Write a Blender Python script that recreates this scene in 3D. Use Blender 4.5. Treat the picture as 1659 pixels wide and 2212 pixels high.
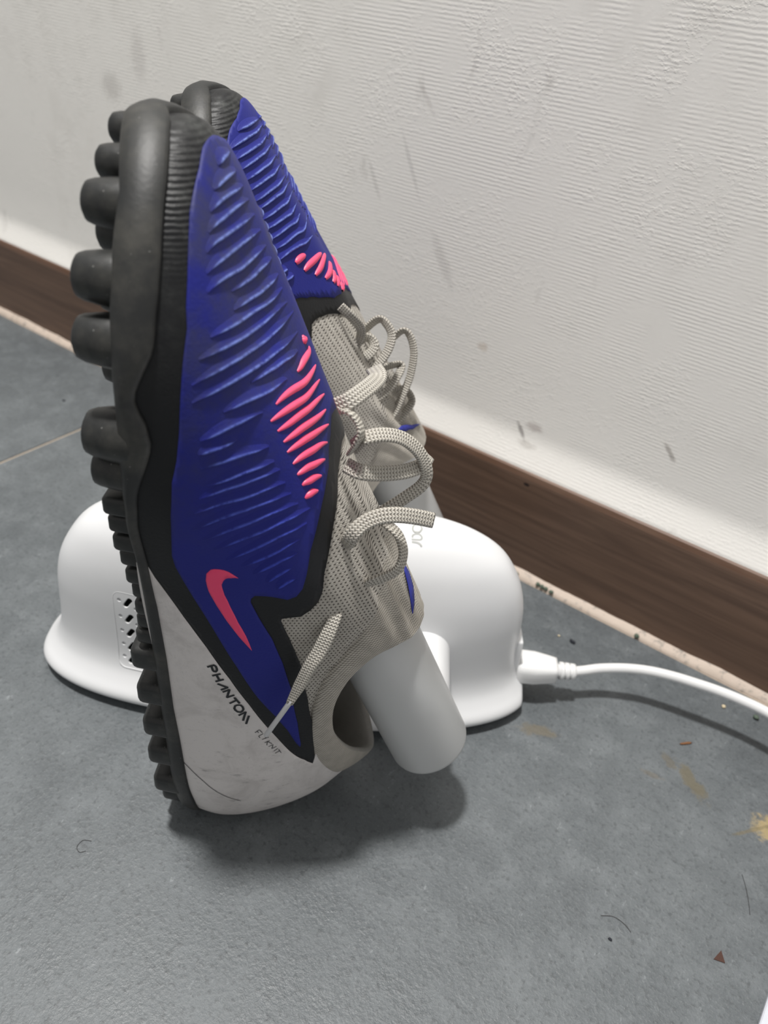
import bpy, bmesh, math, random
import numpy as np
from mathutils import Vector, Matrix
from mathutils.geometry import delaunay_2d_cdt

scene = bpy.context.scene
COL = scene.collection
random.seed(7)
for o in list(bpy.data.objects):
    bpy.data.objects.remove(o)

# ------------------------------------------------------------------ camera
cam_data = bpy.data.cameras.new('camera')
cam = bpy.data.objects.new('camera', cam_data)
COL.objects.link(cam)
cam_data.sensor_fit = 'HORIZONTAL'
cam_data.sensor_width = 36.0
cam_data.lens = 36.0 * 1660.0 / 1659.0
cam_data.clip_start = 0.01
cam_data.dof.use_dof = True
cam_data.dof.focus_distance = 0.275
cam_data.dof.aperture_fstop = 17.0
RC = np.array([[0.8050183, 0.4118340, -0.4270108],
               [0.5852933, -0.4338586, 0.6849806],
               [0.0968359, -0.8013485, -0.5903078]])
cr_, cd_, cf_ = RC[:, 0], RC[:, 1], RC[:, 2]          # right, down, forward in the room
cam.matrix_world = Matrix(((cr_[0], -cd_[0], -cf_[0], 0.0),
                           (cr_[1], -cd_[1], -cf_[1], 0.0),
                           (cr_[2], -cd_[2], -cf_[2], 0.325),
                           (0, 0, 0, 1)))
scene.camera = cam

# ------------------------------------------------------------------ light
world = bpy.data.worlds.new('room_light')
scene.world = world
world.use_nodes = True
wb = world.node_tree.nodes['Background']
wb.inputs[0].default_value = (1.0, 0.985, 0.965, 1)
wb.inputs[1].default_value = 0.38

lamp_data = bpy.data.lights.new('ceiling_lamp', 'AREA')
lamp_data.shape = 'DISK'
lamp_data.size = 0.15
lamp_data.energy = 41.0
lamp_data.color = (1.0, 0.98, 0.95)
lamp = bpy.data.objects.new('ceiling_lamp', lamp_data)
COL.objects.link(lamp)
lamp.location = (-0.33, 0.0, 2.0)
lamp.rotation_euler = (0, 0, 0)

vs = scene.view_settings
vs.view_transform = 'Standard'
vs.look = 'None'
vs.gamma = 1.0
vs.exposure = 0.0
vs.use_curve_mapping = False

# ------------------------------------------------------------------ materials
class NT:
    def __init__(s, name):
        s.m = bpy.data.materials.new(name)
        s.m.use_nodes = True
        s.t = s.m.node_tree
        s.b = s.t.nodes['Principled BSDF']
    def n(s, typ, **kw):
        nd = s.t.nodes.new(typ)
        for k, v in kw.items():
            setattr(nd, k, v)
        return nd
    def put(s, sock, v):
        if isinstance(v, bpy.types.NodeSocket):
            s.t.links.new(v, sock)
        elif isinstance(v, (tuple, list)) and sock.type == 'RGBA' and len(v) == 3:
            sock.default_value = (*v, 1)
        else:
            sock.default_value = v
    def math(s, op, a, b=0.0, c=0.0, clamp=False):
        nd = s.n('ShaderNodeMath', operation=op, use_clamp=clamp)
        for i, v in enumerate((a, b, c)):
            s.put(nd.inputs[i], v)
        return nd.outputs[0]
    def coord(s, kind='Object'):
        return s.n('ShaderNodeTexCoord').outputs[kind]
    def mapping(s, vec, scale=(1, 1, 1), loc=(0, 0, 0), rot=(0, 0, 0)):
        nd = s.n('ShaderNodeMapping')
        s.put(nd.inputs[0], vec)
        nd.inputs['Scale'].default_value = scale
        nd.inputs['Location'].default_value = loc
        nd.inputs['Rotation'].default_value = rot
        return nd.outputs[0]
    def noise(s, vec, scale, detail=4.0, rough=0.55, dist=0.0):
        nd = s.n('ShaderNodeTexNoise')
        s.put(nd.inputs['Vector'], vec)
        nd.inputs['Scale'].default_value = scale
        nd.inputs['Detail'].default_value = detail
        nd.inputs['Roughness'].default_value = rough
        nd.inputs['Distortion'].default_value = dist
        return nd.outputs[0]
    def ramp(s, v, lo, hi, a=0.0, b=1.0):
        nd = s.n('ShaderNodeMapRange', interpolation_type='SMOOTHSTEP')
        s.put(nd.inputs[0], v)
        nd.inputs[1].default_value = lo
        nd.inputs[2].default_value = hi
        nd.inputs[3].default_value = a
        nd.inputs[4].default_value = b
        return nd.outputs[0]
    def mix(s, fac, a, b, blend='MIX'):
        nd = s.n('ShaderNodeMix', data_type='RGBA', blend_type=blend)
        s.put(nd.inputs[0], fac)
        s.put(nd.inputs[6], a)
        s.put(nd.inputs[7], b)
        return nd.outputs[2]
    def sep(s, vec):
        nd = s.n('ShaderNodeSeparateXYZ')
        s.put(nd.inputs[0], vec)
        return nd.outputs
    def bump(s, h, strength=0.3, dist=0.001, normal=None):
        nd = s.n('ShaderNodeBump')
        nd.inputs['Strength'].default_value = strength
        nd.inputs['Distance'].default_value = dist
        s.put(nd.inputs['Height'], h)
        if normal is not None:
            s.put(nd.inputs['Normal'], normal)
        return nd.outputs[0]
    def fin(s, col, rough=0.5, normal=None, spec=0.5):
        s.put(s.b.inputs['Base Color'], col)
        s.put(s.b.inputs['Roughness'], rough)
        s.b.inputs['Specular IOR Level'].default_value = spec
        if normal is not None:
            s.put(s.b.inputs['Normal'], normal)
        return s.m

M = {}

def make_materials():
    # wallpaper: embossed woven rows, grey smudges
    k = NT('wallpaper'); P = k.coord('Object')
    rows = k.n('ShaderNodeTexWave', wave_type='BANDS', bands_direction='Z')
    k.put(rows.inputs[0], P)
    rows.inputs['Scale'].default_value = 155
    rows.inputs['Distortion'].default_value = 1.6
    rows.inputs['Detail'].default_value = 2
    rows.inputs['Detail Scale'].default_value = 2.5
    lump = k.noise(k.mapping(P, (420, 1, 560)), 1.0, 2)
    big = k.noise(P, 34, 3)
    h = k.math('ADD', k.math('MULTIPLY', k.math('MULTIPLY', rows.outputs[1], 0.30), k.ramp(k.noise(P, 60, 3), .3, .65)), k.math('MULTIPLY', k.math('MULTIPLY', k.ramp(lump, 0.48, 0.72), k.ramp(big, 0.35, 0.75, .12, 1.0)), .55))
    dirt = k.math('MULTIPLY', k.ramp(k.noise(k.mapping(P, (1, 1, .75)), 9, 6, .65), 0.50, 0.78), k.ramp(k.noise(P, 70, 4), 0.35, 0.7))
    dirt2 = k.ramp(k.noise(k.mapping(P, (1.9, 1, .8), rot=(0, .35, 0)), 30, 5, .6), 0.64, 0.80)
    col = k.mix(k.math('MULTIPLY', dirt, 0.35), (0.93, 0.905, 0.86), (0.60, 0.57, 0.52))
    col = k.mix(k.math('MULTIPLY', dirt2, 0.32), col, (0.36, 0.33, 0.30))
    # a few scuffs that have a place of their own on the wall
    x, y, z = k.sep(P)
    def blob(cx, cz, rx, rz, ang=0.0):
        dx = k.math('SUBTRACT', x, cx); dz = k.math('SUBTRACT', z, cz)
        ca, sa = math.cos(ang), math.sin(ang)
        a = k.math('DIVIDE', k.math('ADD', k.math('MULTIPLY', dx, ca), k.math('MULTIPLY', dz, sa)), rx)
        b = k.math('DIVIDE', k.math('SUBTRACT', k.math('MULTIPLY', dz, ca), k.math('MULTIPLY', dx, sa)), rz)
        d = k.math('SQRT', k.math('ADD', k.math('MULTIPLY', a, a), k.math('MULTIPLY', b, b)))
        return k.ramp(k.math('ADD', d, k.math('MULTIPLY', k.math('SUBTRACT', k.noise(P, 300, 3), .5), 1.1)), 1.25, 0.35)
    for cx, cz, rx, rz, ang, s_, c_ in ((-.154, .0955, .0065, .0016, -.9, .75, (.26, .24, .23)), (-.146, .1005, .006, .003, 0, .5, (.40, .33, .31)),
            (-.067, .118, .007, .0016, -.8, .55, (.25, .22, .19)), (-.148, .0885, .007, .0025, 0, .35, (.42, .38, .34)), (-.255, .226, .019, .0016, -1.1, .22, (.33, .31, .30)),
            (-.280, .214, .013, .0016, -1.1, .22, (.36, .34, .32)), (-.516, .226, .012, .010, 0, .28, (.34, .31, .28)), (-.484, .249, .008, .018, 0, .22, (.42, .38, .36)),
            (-.226, .180, .018, .004, -1.0, .22, (.38, .35, .33)), (-.25, .262, .012, .0016, -.9, .2, (.4, .36, .34)), (-.19, .138, .004, .003, 0, .35, (.55, .42, .30))):
        col = k.mix(k.math('MULTIPLY', blob(cx, cz, rx, rz, ang), s_), col, c_)
    M['wall'] = k.fin(col, 0.62, k.bump(h, 0.27, 0.0008))

    k = NT('floor_tile'); P = k.coord('Object')
    n1 = k.noise(P, 6, 5, .6); n2 = k.noise(P, 42, 6, .7); n3 = k.noise(P, 420, 3, .6)
    n4 = k.noise(P, 900, 3, .7)
    fleck = k.ramp(k.noise(k.mapping(P, (1, .5, 1), rot=(0, 0, .5)), 420, 4, .7), 0.60, 0.70)
    c = k.mix(k.ramp(n1, .3, .7), (0.098, 0.110, 0.118), (0.132, 0.146, 0.154))
    n5 = k.noise(P, 120, 5, .7, .5)
    c = k.mix(k.math('MULTIPLY', k.ramp(n5, .5, .72), .5), c, (0.165, 0.182, 0.192))
    c = k.mix(k.math('MULTIPLY', k.ramp(n2, .45, .72), .55), c, (0.185, 0.202, 0.212))
    c = k.mix(k.math('MULTIPLY', k.ramp(n2, .5, .3), .35), c, (0.085, 0.094, 0.100))
    c = k.mix(k.math('MULTIPLY', k.ramp(n3, .5, .72), .62), c, (0.062, 0.068, 0.072))
    c = k.mix(k.math('MULTIPLY', k.ramp(n4, .52, .75), .45), c, (0.23, 0.245, 0.25))
    c = k.mix(k.math('MULTIPLY', k.math('MULTIPLY', fleck, k.ramp(n2, .4, .65)), .45), c, (0.36, 0.385, 0.40))
    x, y, z = k.sep(P)
    def spot(cx, cy, rx, ry, ang):
        dx = k.math('SUBTRACT', x, cx); dy = k.math('SUBTRACT', y, cy); ca, sa = math.cos(ang), math.sin(ang)
        a = k.math('DIVIDE', k.math('ADD', k.math('MULTIPLY', dx, ca), k.math('MULTIPLY', dy, sa)), rx)
        b = k.math('DIVIDE', k.math('SUBTRACT', k.math('MULTIPLY', dy, ca), k.math('MULTIPLY', dx, sa)), ry)
        d = k.math('SQRT', k.math('ADD', k.math('MULTIPLY', a, a), k.math('MULTIPLY', b, b)))
        return k.ramp(k.math('ADD', d, k.math('MULTIPLY', k.math('SUBTRACT', k.noise(P, 210, 4, .65), .5), 1.9)), 1.15, 0.55)
    for cx, cy, rx, ry, a, s_, cc in ((-.0609, .2759, .011, .0042, .45, .8, (.145, .128, .095)), (.0158, .2991, .013, .0045, -.65, .75, (.135, .115, .07)),
            (.0021, .3037, .006, .0028, -.5, .6, (.13, .115, .085)), (.0560, .2990, .011, .008, .6, .75, (.42, .32, .15)), (.047, .2905, .012, .0012, .9, .6, (.16, .13, .07)),
            (-.002, .29, .006, .002, .2, .5, (.14, .12, .09))):
        c = k.mix(k.math('MULTIPLY', spot(cx, cy, rx, ry, a), s_), c, cc)
    M['tile'] = k.fin(c, k.ramp(n2, .3, .7, .38, .55), k.bump(k.math('ADD', k.math('ADD', n3, k.math('MULTIPLY', n2, .6)), k.math('MULTIPLY', n4, .5)), 0.4, 0.0008))

    k = NT('tile_grout'); P = k.coord('Object')
    M['grout'] = k.fin(k.mix(k.noise(P, 90, 4), (0.36, 0.29, 0.22), (0.46, 0.40, 0.33)), .8)
    k = NT('caulk'); P = k.coord('Object'); nz = k.noise(P, 190, 5, .7)
    M['caulk'] = k.fin(k.mix(k.ramp(nz, .52, .72), (0.60, 0.50, 0.42), (0.28, 0.25, 0.22)), .6, k.bump(nz, .5, .001))

    k = NT('baseboard_wood'); P = k.coord('Object')
    g = k.noise(k.mapping(P, (4.5, 60, 95), rot=(0, .03, 0)), 1.0, 6, .6, 1.6); g2 = k.noise(k.mapping(P, (14, 300, 420)), 1.0, 4, .6)
    c = k.mix(k.ramp(g, .3, .72), (0.105, 0.063, 0.043), (0.180, 0.110, 0.075))
    c = k.mix(k.math('MULTIPLY', k.ramp(g2, .5, .75), .4), c, (0.075, 0.045, 0.032))
    x, y, z = k.sep(P)
    nick = k.math('ADD', k.math('POWER', k.math('DIVIDE', k.math('SUBTRACT', x, -.139), .0022), 2.0), k.math('POWER', k.math('DIVIDE', k.math('SUBTRACT', z, .0665), .0011), 2.0))
    c = k.mix(k.ramp(nick, 1.3, .4), c, (.02, .013, .012))
    M['wood'] = k.fin(c, .42, k.bump(g2, .12, .0006))
    k = NT('baseboard_edge'); P = k.coord('Object')
    g = k.noise(k.mapping(P, (12, 60, 75)), 1.0, 5)
    M['wood_edge'] = k.fin(k.mix(k.ramp(g, .3, .7), (0.13, 0.068, 0.042), (0.21, 0.13, 0.09)), .4)

    k = NT('dryer_plastic'); P = k.coord('Object')
    sp = k.ramp(k.noise(P, 520, 2), .78, .82)
    M['plastic'] = k.fin(k.mix(k.math('MULTIPLY', sp, .25), (0.80, 0.805, 0.815), (0.4, 0.4, 0.4)), .33)
    k = NT('tube_plastic'); P = k.coord('Object')
    sp = k.ramp(k.noise(P, 420, 2), .80, .84)
    M['tube'] = k.fin(k.mix(k.math('MULTIPLY', sp, .3), (0.56, 0.568, 0.566), (0.4, 0.4, 0.4)), .36)
    k = NT('dark_inside'); M['inside'] = k.fin((0.02, 0.024, 0.024), .8)
    k = NT('grey_print'); M['print'] = k.fin((0.44, 0.45, 0.43), .5)
    k = NT('cable_plastic'); M['cable'] = k.fin((0.80, 0.80, 0.80), .25)
    k = NT('base_rubber'); M['base'] = k.fin((0.05, 0.055, 0.06), .7)

    def dusty(name, base, dust, lo, hi, amt, rough, scale=55, bumps=0.12):
        k = NT(name); P = k.coord('Object')
        n = k.noise(P, scale, 6, .68); sp = k.ramp(k.noise(P, 900, 2), .74, .79)
        c = k.mix(k.math('MULTIPLY', k.ramp(n, lo, hi), amt), base, dust)
        c = k.mix(k.math('MULTIPLY', sp, .6), c, (.42, .42, .40))
        return k.fin(c, rough, k.bump(k.noise(P, 700, 3), bumps, .0005))
    M['rubber'] = dusty('outsole_rubber', (0.020, 0.021, 0.021), (0.105, 0.100, 0.085), .40, .76, .50, .5)
    M['stud'] = dusty('stud_rubber', (0.017, 0.018, 0.018), (0.085, 0.082, 0.070), .42, .78, .5, .42, 90)

    # upper materials use the shoe's own coordinates: local x = height above sole, z = length heel to toe (metres)
    k = NT('black_skin'); P = k.coord('Object'); x, y, z = k.sep(P)
    n = k.noise(P, 70, 6, .7)
    wv = k.n('ShaderNodeTexWave', wave_type='BANDS', bands_direction='Z')
    k.put(wv.inputs[0], P); wv.inputs['Scale'].default_value = 250; wv.inputs['Distortion'].default_value = 1.2
    toe = k.ramp(z, .250, .272)
    dust = k.math('MULTIPLY', k.ramp(n, .42, .75), k.ramp(z, .22, .285, .02, .6))
    c = k.mix(dust, (0.010, 0.0105, 0.012), (0.10, 0.105, 0.10))
    M['black'] = k.fin(c, .46, k.bump(k.math('ADD', k.math('MULTIPLY', k.math('MULTIPLY', wv.outputs[1], toe), .42), k.math('MULTIPLY', k.noise(P, 900, 2), .25)), .45, .0008), .3)

    for sfx, dmax in (('', .78), ('_clean', .14)):
        k = NT('blue_skin' + sfx); P = k.coord('Object'); x, y, z = k.sep(P)
        n = k.noise(P, 60, 6, .7); fine = k.noise(P, 1100, 2)
        dust = k.math('MULTIPLY', k.ramp(n, .35, .75), k.ramp(z, .15, .265, .02, dmax))
        c = k.mix(k.math('MULTIPLY', k.ramp(k.noise(P, 18, 3), .3, .7), .5), (0.014, 0.019, 0.200), (0.019, 0.024, 0.25))
        c = k.mix(dust, c, (0.046, 0.048, 0.078))
        M['blue' + sfx] = k.fin(c, .55, k.bump(fine, .25, .0004), .25)
        k = NT('blue_rib' + sfx); P = k.coord('Object'); x, y, z = k.sep(P)
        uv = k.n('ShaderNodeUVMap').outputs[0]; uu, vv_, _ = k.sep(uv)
        n = k.noise(P, 420, 5, .7)
        dust = k.math('MULTIPLY', k.ramp(k.noise(P, 60, 6, .7), .35, .75), k.ramp(z, .15, .265, .02, dmax))
        c = k.mix(dust, (0.015, 0.020, 0.215), (0.046, 0.048, 0.078))
        lit_worn_crest = k.math('MULTIPLY', k.ramp(vv_, .55, .95), k.ramp(n, .25, .62))  # crest line: light on the upper edge painted in, plus abrasion towards the toe
        c = k.mix(k.math('MULTIPLY', lit_worn_crest, .8), c, k.mix(k.ramp(z, .16, .26), (0.055, 0.085, 0.58), (0.20, 0.27, 0.66)))
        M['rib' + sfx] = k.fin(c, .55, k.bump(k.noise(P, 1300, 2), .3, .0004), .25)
    k = NT('pink_rib'); P = k.coord('Object')
    M['pink'] = k.fin(k.mix(k.noise(P, 600, 3), (0.86, 0.075, 0.18), (0.93, 0.11, 0.23)), .4)
    k = NT('pink_print'); M['swoosh'] = k.fin((0.92, 0.062, 0.18), .45)
    k = NT('black_print'); M['ink'] = k.fin((0.010, 0.012, 0.016), .5)

    k = NT('white_heel'); P = k.coord('Object'); x, y, z = k.sep(P)
    n = k.noise(P, 48, 6, .7, .6); n2 = k.noise(k.mapping(P, (1, 1, 2.4), rot=(0, .6, 0)), 95, 5, .7); n3 = k.noise(P, 650, 3)
    c = k.mix(k.math('MULTIPLY', k.ramp(n, .42, .70), .55), (0.72, 0.685, 0.67), (0.46, 0.43, 0.415))
    c = k.mix(k.math('MULTIPLY', k.ramp(n2, .58, .74), k.ramp(z, .11, .02, .05, .7)), c, (0.17, 0.155, 0.16))
    c = k.mix(k.math('MULTIPLY', k.ramp(n3, .6, .75), .25), c, (0.3, 0.28, 0.26))
    M['white'] = k.fin(c, .5, k.bump(n2, .18, .0008))

    def knit(name, px, py, colA, colB, rib=False):
        k = NT(name); uv = k.n('ShaderNodeUVMap').outputs[0]; u, v, _ = k.sep(uv); P = k.coord('Object')
        yy = k.math('DIVIDE', v, py)
        row = k.math('FLOOR', yy)
        xx = k.math('ADD', k.math('DIVIDE', u, px), k.math('MULTIPLY', k.math('MODULO', row, 2.0), .5))
        fx = k.math('SUBTRACT', k.math('FRACT', xx), .5); fy = k.math('SUBTRACT', k.math('FRACT', yy), .5)
        if rib:
            h = k.math('ABSOLUTE', fx)
            hole = k.ramp(h, .30, .5)
        else:
            d = k.math('SQRT', k.math('ADD', k.math('MULTIPLY', k.math('MULTIPLY', fx, fx), 1.3), k.math('MULTIPLY', k.math('MULTIPLY', fy, fy), .9)))
            hole = k.ramp(d, .33, .12)
            yarn = k.math('ABSOLUTE', k.math('SINE', k.math('MULTIPLY', k.math('ADD', k.math('ABSOLUTE', fx), yy), 6.283)))
        n = k.noise(P, 240, 4)
        c = k.mix(k.ramp(n, .3, .7), colA, colB)
        c = k.mix(k.math('MULTIPLY', hole, .6 if rib else .84), c, (0.055, 0.048, 0.040))
        hh = k.math('SUBTRACT', 1.0, hole)
        if not rib:
            hh = k.math('ADD', hh, k.math('MULTIPLY', yarn, .35))
        return k.fin(c, .85, k.bump(hh, .7, .0007), .2)
    M['knit'] = knit('knit', 1.5, 1.2, (0.47, 0.44, 0.395), (0.54, 0.51, 0.46))
    M['knit_rib'] = knit('knit_rib', 1.15, 1.0, (0.45, 0.42, 0.37), (0.52, 0.485, 0.43), True)
    k = NT('lining'); P = k.coord('Object')
    M['lining'] = k.fin(k.mix(k.noise(P, 300, 4), (0.42, 0.40, 0.37), (0.52, 0.50, 0.46)), .9, k.bump(k.noise(P, 900, 2), .4, .0005), .2)
    k = NT('insole'); P = k.coord('Object')
    M['insole'] = k.fin(k.mix(k.ramp(k.noise(P, 420, 3), .56, .66), (0.46, 0.45, 0.44), (0.08, 0.08, 0.08)), .8)

    k = NT('lace'); uv = k.n('ShaderNodeUVMap').outputs[0]; u, v, _ = k.sep(uv); P = k.coord('Object')
    strand = k.math('FRACT', k.math('MULTIPLY', v, 4.0))
    tri = k.math('ABSOLUTE', k.math('SUBTRACT', strand, .5))
    chev = k.math('ABSOLUTE', k.math('SINE', k.math('MULTIPLY', k.math('ADD', k.math('DIVIDE', u, 1.15), tri), 3.1416)))
    h = k.math('ADD', k.math('MULTIPLY', chev, .8), k.math('MULTIPLY', k.math('SUBTRACT', .5, tri), 1.2))
    c = k.mix(k.ramp(h, .25, .95), (0.25, 0.225, 0.19), (0.58, 0.55, 0.49))
    M['lace'] = k.fin(c, .55, k.bump(h, .75, .0006), .4)
    k = NT('aglet'); M['aglet'] = k.fin((0.60, 0.60, 0.61), .3)
    k = NT('blue_tag'); M['tag'] = k.fin((0.022, 0.030, 0.27), .6)
    k = NT('white_sheet'); M['sheet'] = k.fin((0.62, 0.64, 0.70), .5)
    for nm, cc in (('green', (0.075, 0.10, 0.075)), ('dark', (0.012, 0.014, 0.02)), ('chip', (0.17, 0.075, 0.03)), ('crumb', (0.52, 0.44, 0.30)), ('brown', (0.06, 0.028, 0.02)), ('hair', (0.03, 0.025, 0.025))):
        k = NT('debris_' + nm); P = k.coord('Object')
        M['d_' + nm] = k.fin(k.mix(k.noise(P, 1500, 3), cc, tuple(min(1, q * 1.7) for q in cc)), .8)

make_materials()

# ------------------------------------------------------------------ helpers
def tag(o, label=None, cat=None, group=None, kind=None):
    if label: o['label'] = label
    if cat: o['category'] = cat
    if group: o['group'] = group
    if kind: o['kind'] = kind
    return o

def link(name, me, mat=None, parent=None, smooth=True):
    if isinstance(me, bmesh.types.BMesh):
        bm = me
        me = bpy.data.meshes.new(name)
        bm.to_mesh(me); bm.free()
    if mat is not None and not me.materials:
        me.materials.append(mat)
    if smooth:
        me.polygons.foreach_set('use_smooth', [True] * len(me.polygons))
    o = bpy.data.objects.new(name, me)
    COL.objects.link(o)
    if parent: o.parent = parent
    return o

def mesh(name, verts, faces, uv=None):
    me = bpy.data.meshes.new(name)
    me.from_pydata([tuple(map(float, v)) for v in verts], [], [tuple(f) for f in faces])
    if uv is not None:
        lay = me.uv_layers.new(name='UVMap')
        vi = np.empty(len(me.loops), int); me.loops.foreach_get('vertex_index', vi)
        lay.data.foreach_set('uv', np.asarray(uv, float)[vi].ravel())
    me.validate()
    return me

def empty(name, loc, rz=0.0):
    e = bpy.data.objects.new(name, None)
    COL.objects.link(e)
    e.empty_display_size = .02
    e.location = loc
    e.rotation_euler = (0, 0, rz)
    return e

def add_box(bm, lo, hi, bevel=0.0, seg=2):
    r = bmesh.ops.create_cube(bm, size=1.0)
    for v in r['verts']:
        for i in range(3):
            v.co[i] = lo[i] + (v.co[i] + .5) * (hi[i] - lo[i])
    if bevel:
        es = list({e for v in r['verts'] for e in v.link_edges})
        bmesh.ops.bevel(bm, geom=es, offset=bevel, segments=seg, profile=.5, affect='EDGES')
    return bm

def sweep(pts, radii, seg=12, closed_ends=True, up=Vector((0, 0, 1))):
    """round tube through points"""
    V, F = [], []
    n = len(pts)
    for i in range(n):
        t = (pts[min(i + 1, n - 1)] - pts[max(i - 1, 0)]).normalized()
        a = t.cross(up)
        if a.length < 1e-4: a = t.cross(Vector((1, 0, 0)))
        a.normalize(); b = a.cross(t)
        for k in range(seg):
            q = 2 * math.pi * k / seg
            V.append(pts[i] + (a * math.cos(q) + b * math.sin(q)) * radii[i])
    for i in range(n - 1):
        for k in range(seg):
            k2 = (k + 1) % seg
            F.append((i * seg + k, i * seg + k2, (i + 1) * seg + k2, (i + 1) * seg + k))
    if closed_ends:
        F.append(tuple(range(seg))[::-1]); F.append(tuple((n - 1) * seg + k for k in range(seg)))
    return V, F

def catmull(pts, n):
    pts = np.asarray(pts, float)
    P = np.concatenate([2 * pts[:1] - pts[1:2], pts, 2 * pts[-1:] - pts[-2:-1]])
    m = len(pts) - 1
    out = []
    for i in range(m):
        p0, p1, p2, p3 = P[i:i + 4]
        for t in np.linspace(0, 1, n, endpoint=False):
            out.append(.5 * ((2 * p1) + (-p0 + p2) * t + (2 * p0 - 5 * p1 + 4 * p2 - p3) * t * t + (-p0 + 3 * p1 - 3 * p2 + p3) * t ** 3))
    out.append(pts[-1])
    return np.array(out)

# ------------------------------------------------------------------ the room
WALL_Y, BOARD_Y, BOARD_H = 0.3935, 0.3845, 0.0747

def build_room():
    fl = link('floor', add_box(bmesh.new(), (-1.7, -1.2, -.03), (1.35, BOARD_Y + .02, -.0012)), M['grout'], smooth=False)
    tag(fl, kind='structure')
    xs = [-1.674, -1.074, -0.474, 0.126, 0.726, 1.326]; ys = [-1.17, -.57, .03 - .25, .3802]
    for i in range(5):
        for j in range(3):
            bm = add_box(bmesh.new(), (xs[i] + .0012, ys[j] + .0012, -.02), (xs[i + 1] - .0012, ys[j + 1] - .0012, 0), .0007, 1)
            link('tile', bm, M['tile'], fl, smooth=False)
    # wall with the wallpaper flaring out onto the top of the baseboard
    prof = [(BOARD_Y + .0022, BOARD_H - .002), (BOARD_Y + .0022, BOARD_H + .0002), (BOARD_Y + .0030, BOARD_H + .0022), (BOARD_Y + .0046, BOARD_H + .0062), (BOARD_Y + .0062, BOARD_H + .0105),
            (BOARD_Y + .0076, BOARD_H + .0145), (BOARD_Y + .0086, BOARD_H + .0185), (WALL_Y, BOARD_H + .0235), (WALL_Y, .13), (WALL_Y, 1.0), (WALL_Y, 2.4), (WALL_Y + .08, 2.4), (WALL_Y + .08, 0.0)]
    X = [-1.7, -.5, 0, 1.35]
    V = [(x, y, z) for x in X for y, z in prof]; m = len(prof)
    F = [(i * m + j, (i + 1) * m + j, (i + 1) * m + j + 1, i * m + j + 1) for i in range(3) for j in range(m - 1)]
    w = link('wall_back', mesh('wall_back', V, F), M['wall'])
    tag(w, kind='structure')
    # baseboard with a rounded top edge
    pr = [(BOARD_Y, 0.0035), (BOARD_Y, BOARD_H - .0060), (BOARD_Y + .0002, BOARD_H - .0044)]
    pr2 = [(BOARD_Y + .0003, BOARD_H - .0044), (BOARD_Y + .0010, BOARD_H - .0012), (BOARD_Y + .0020, BOARD_H - .0003), (BOARD_Y + .0032, BOARD_H)]
    X = [-1.7, 1.35]
    def strip(pp):
        m = len(pp); V = [(x, y, z) for x in X for y, z in pp]
        return mesh('strip', V, [(j, m + j, m + j + 1, j + 1) for j in range(m - 1)])
    b = link('baseboard_back', strip(pr + [(BOARD_Y + .0003, BOARD_H - .0044), (BOARD_Y + .012, BOARD_H - .0044), (BOARD_Y + .012, .0035), (BOARD_Y, .0035)]), M['wood'], smooth=False)
    tag(b, kind='structure')
    link('edge', strip(pr2 + [(BOARD_Y + .008, BOARD_H), (BOARD_Y + .008, BOARD_H - .0044), (BOARD_Y + .0003, BOARD_H - .0044)]), M['wood_edge'], b, smooth=False)
    # uneven caulk bead along the foot of the baseboard
    rnd = random.Random(3); V = []; n = 900
    off = 0.0; o2 = 0.0
    for i in range(n + 1):
        x = -1.7 + 3.05 * i / n
        off = off * .9 + rnd.uniform(-1, 1) * .00022; o2 = o2 * .86 + rnd.uniform(-1, 1) * .00028
        y0 = .3800 + off; zt = .0040 + o2
        V += [(x, y0, -.002), (x, y0 + .0002, .0006 + rnd.uniform(0, .0003)), (x, y0 + .0022, .0016 + o2 * .5), (x, BOARD_Y - .0002, max(.0025, zt)), (x, BOARD_Y + .002, max(.0025, zt)), (x, BOARD_Y + .002, -.002)]
    F = [(i * 6 + j, (i + 1) * 6 + j, (i + 1) * 6 + j + 1, i * 6 + j + 1) for i in range(n) for j in range(5)]
    t = link('trim_1', mesh('caulk_bead', V, F), M['caulk'])
    tag(t, kind='structure')

build_room()

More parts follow.
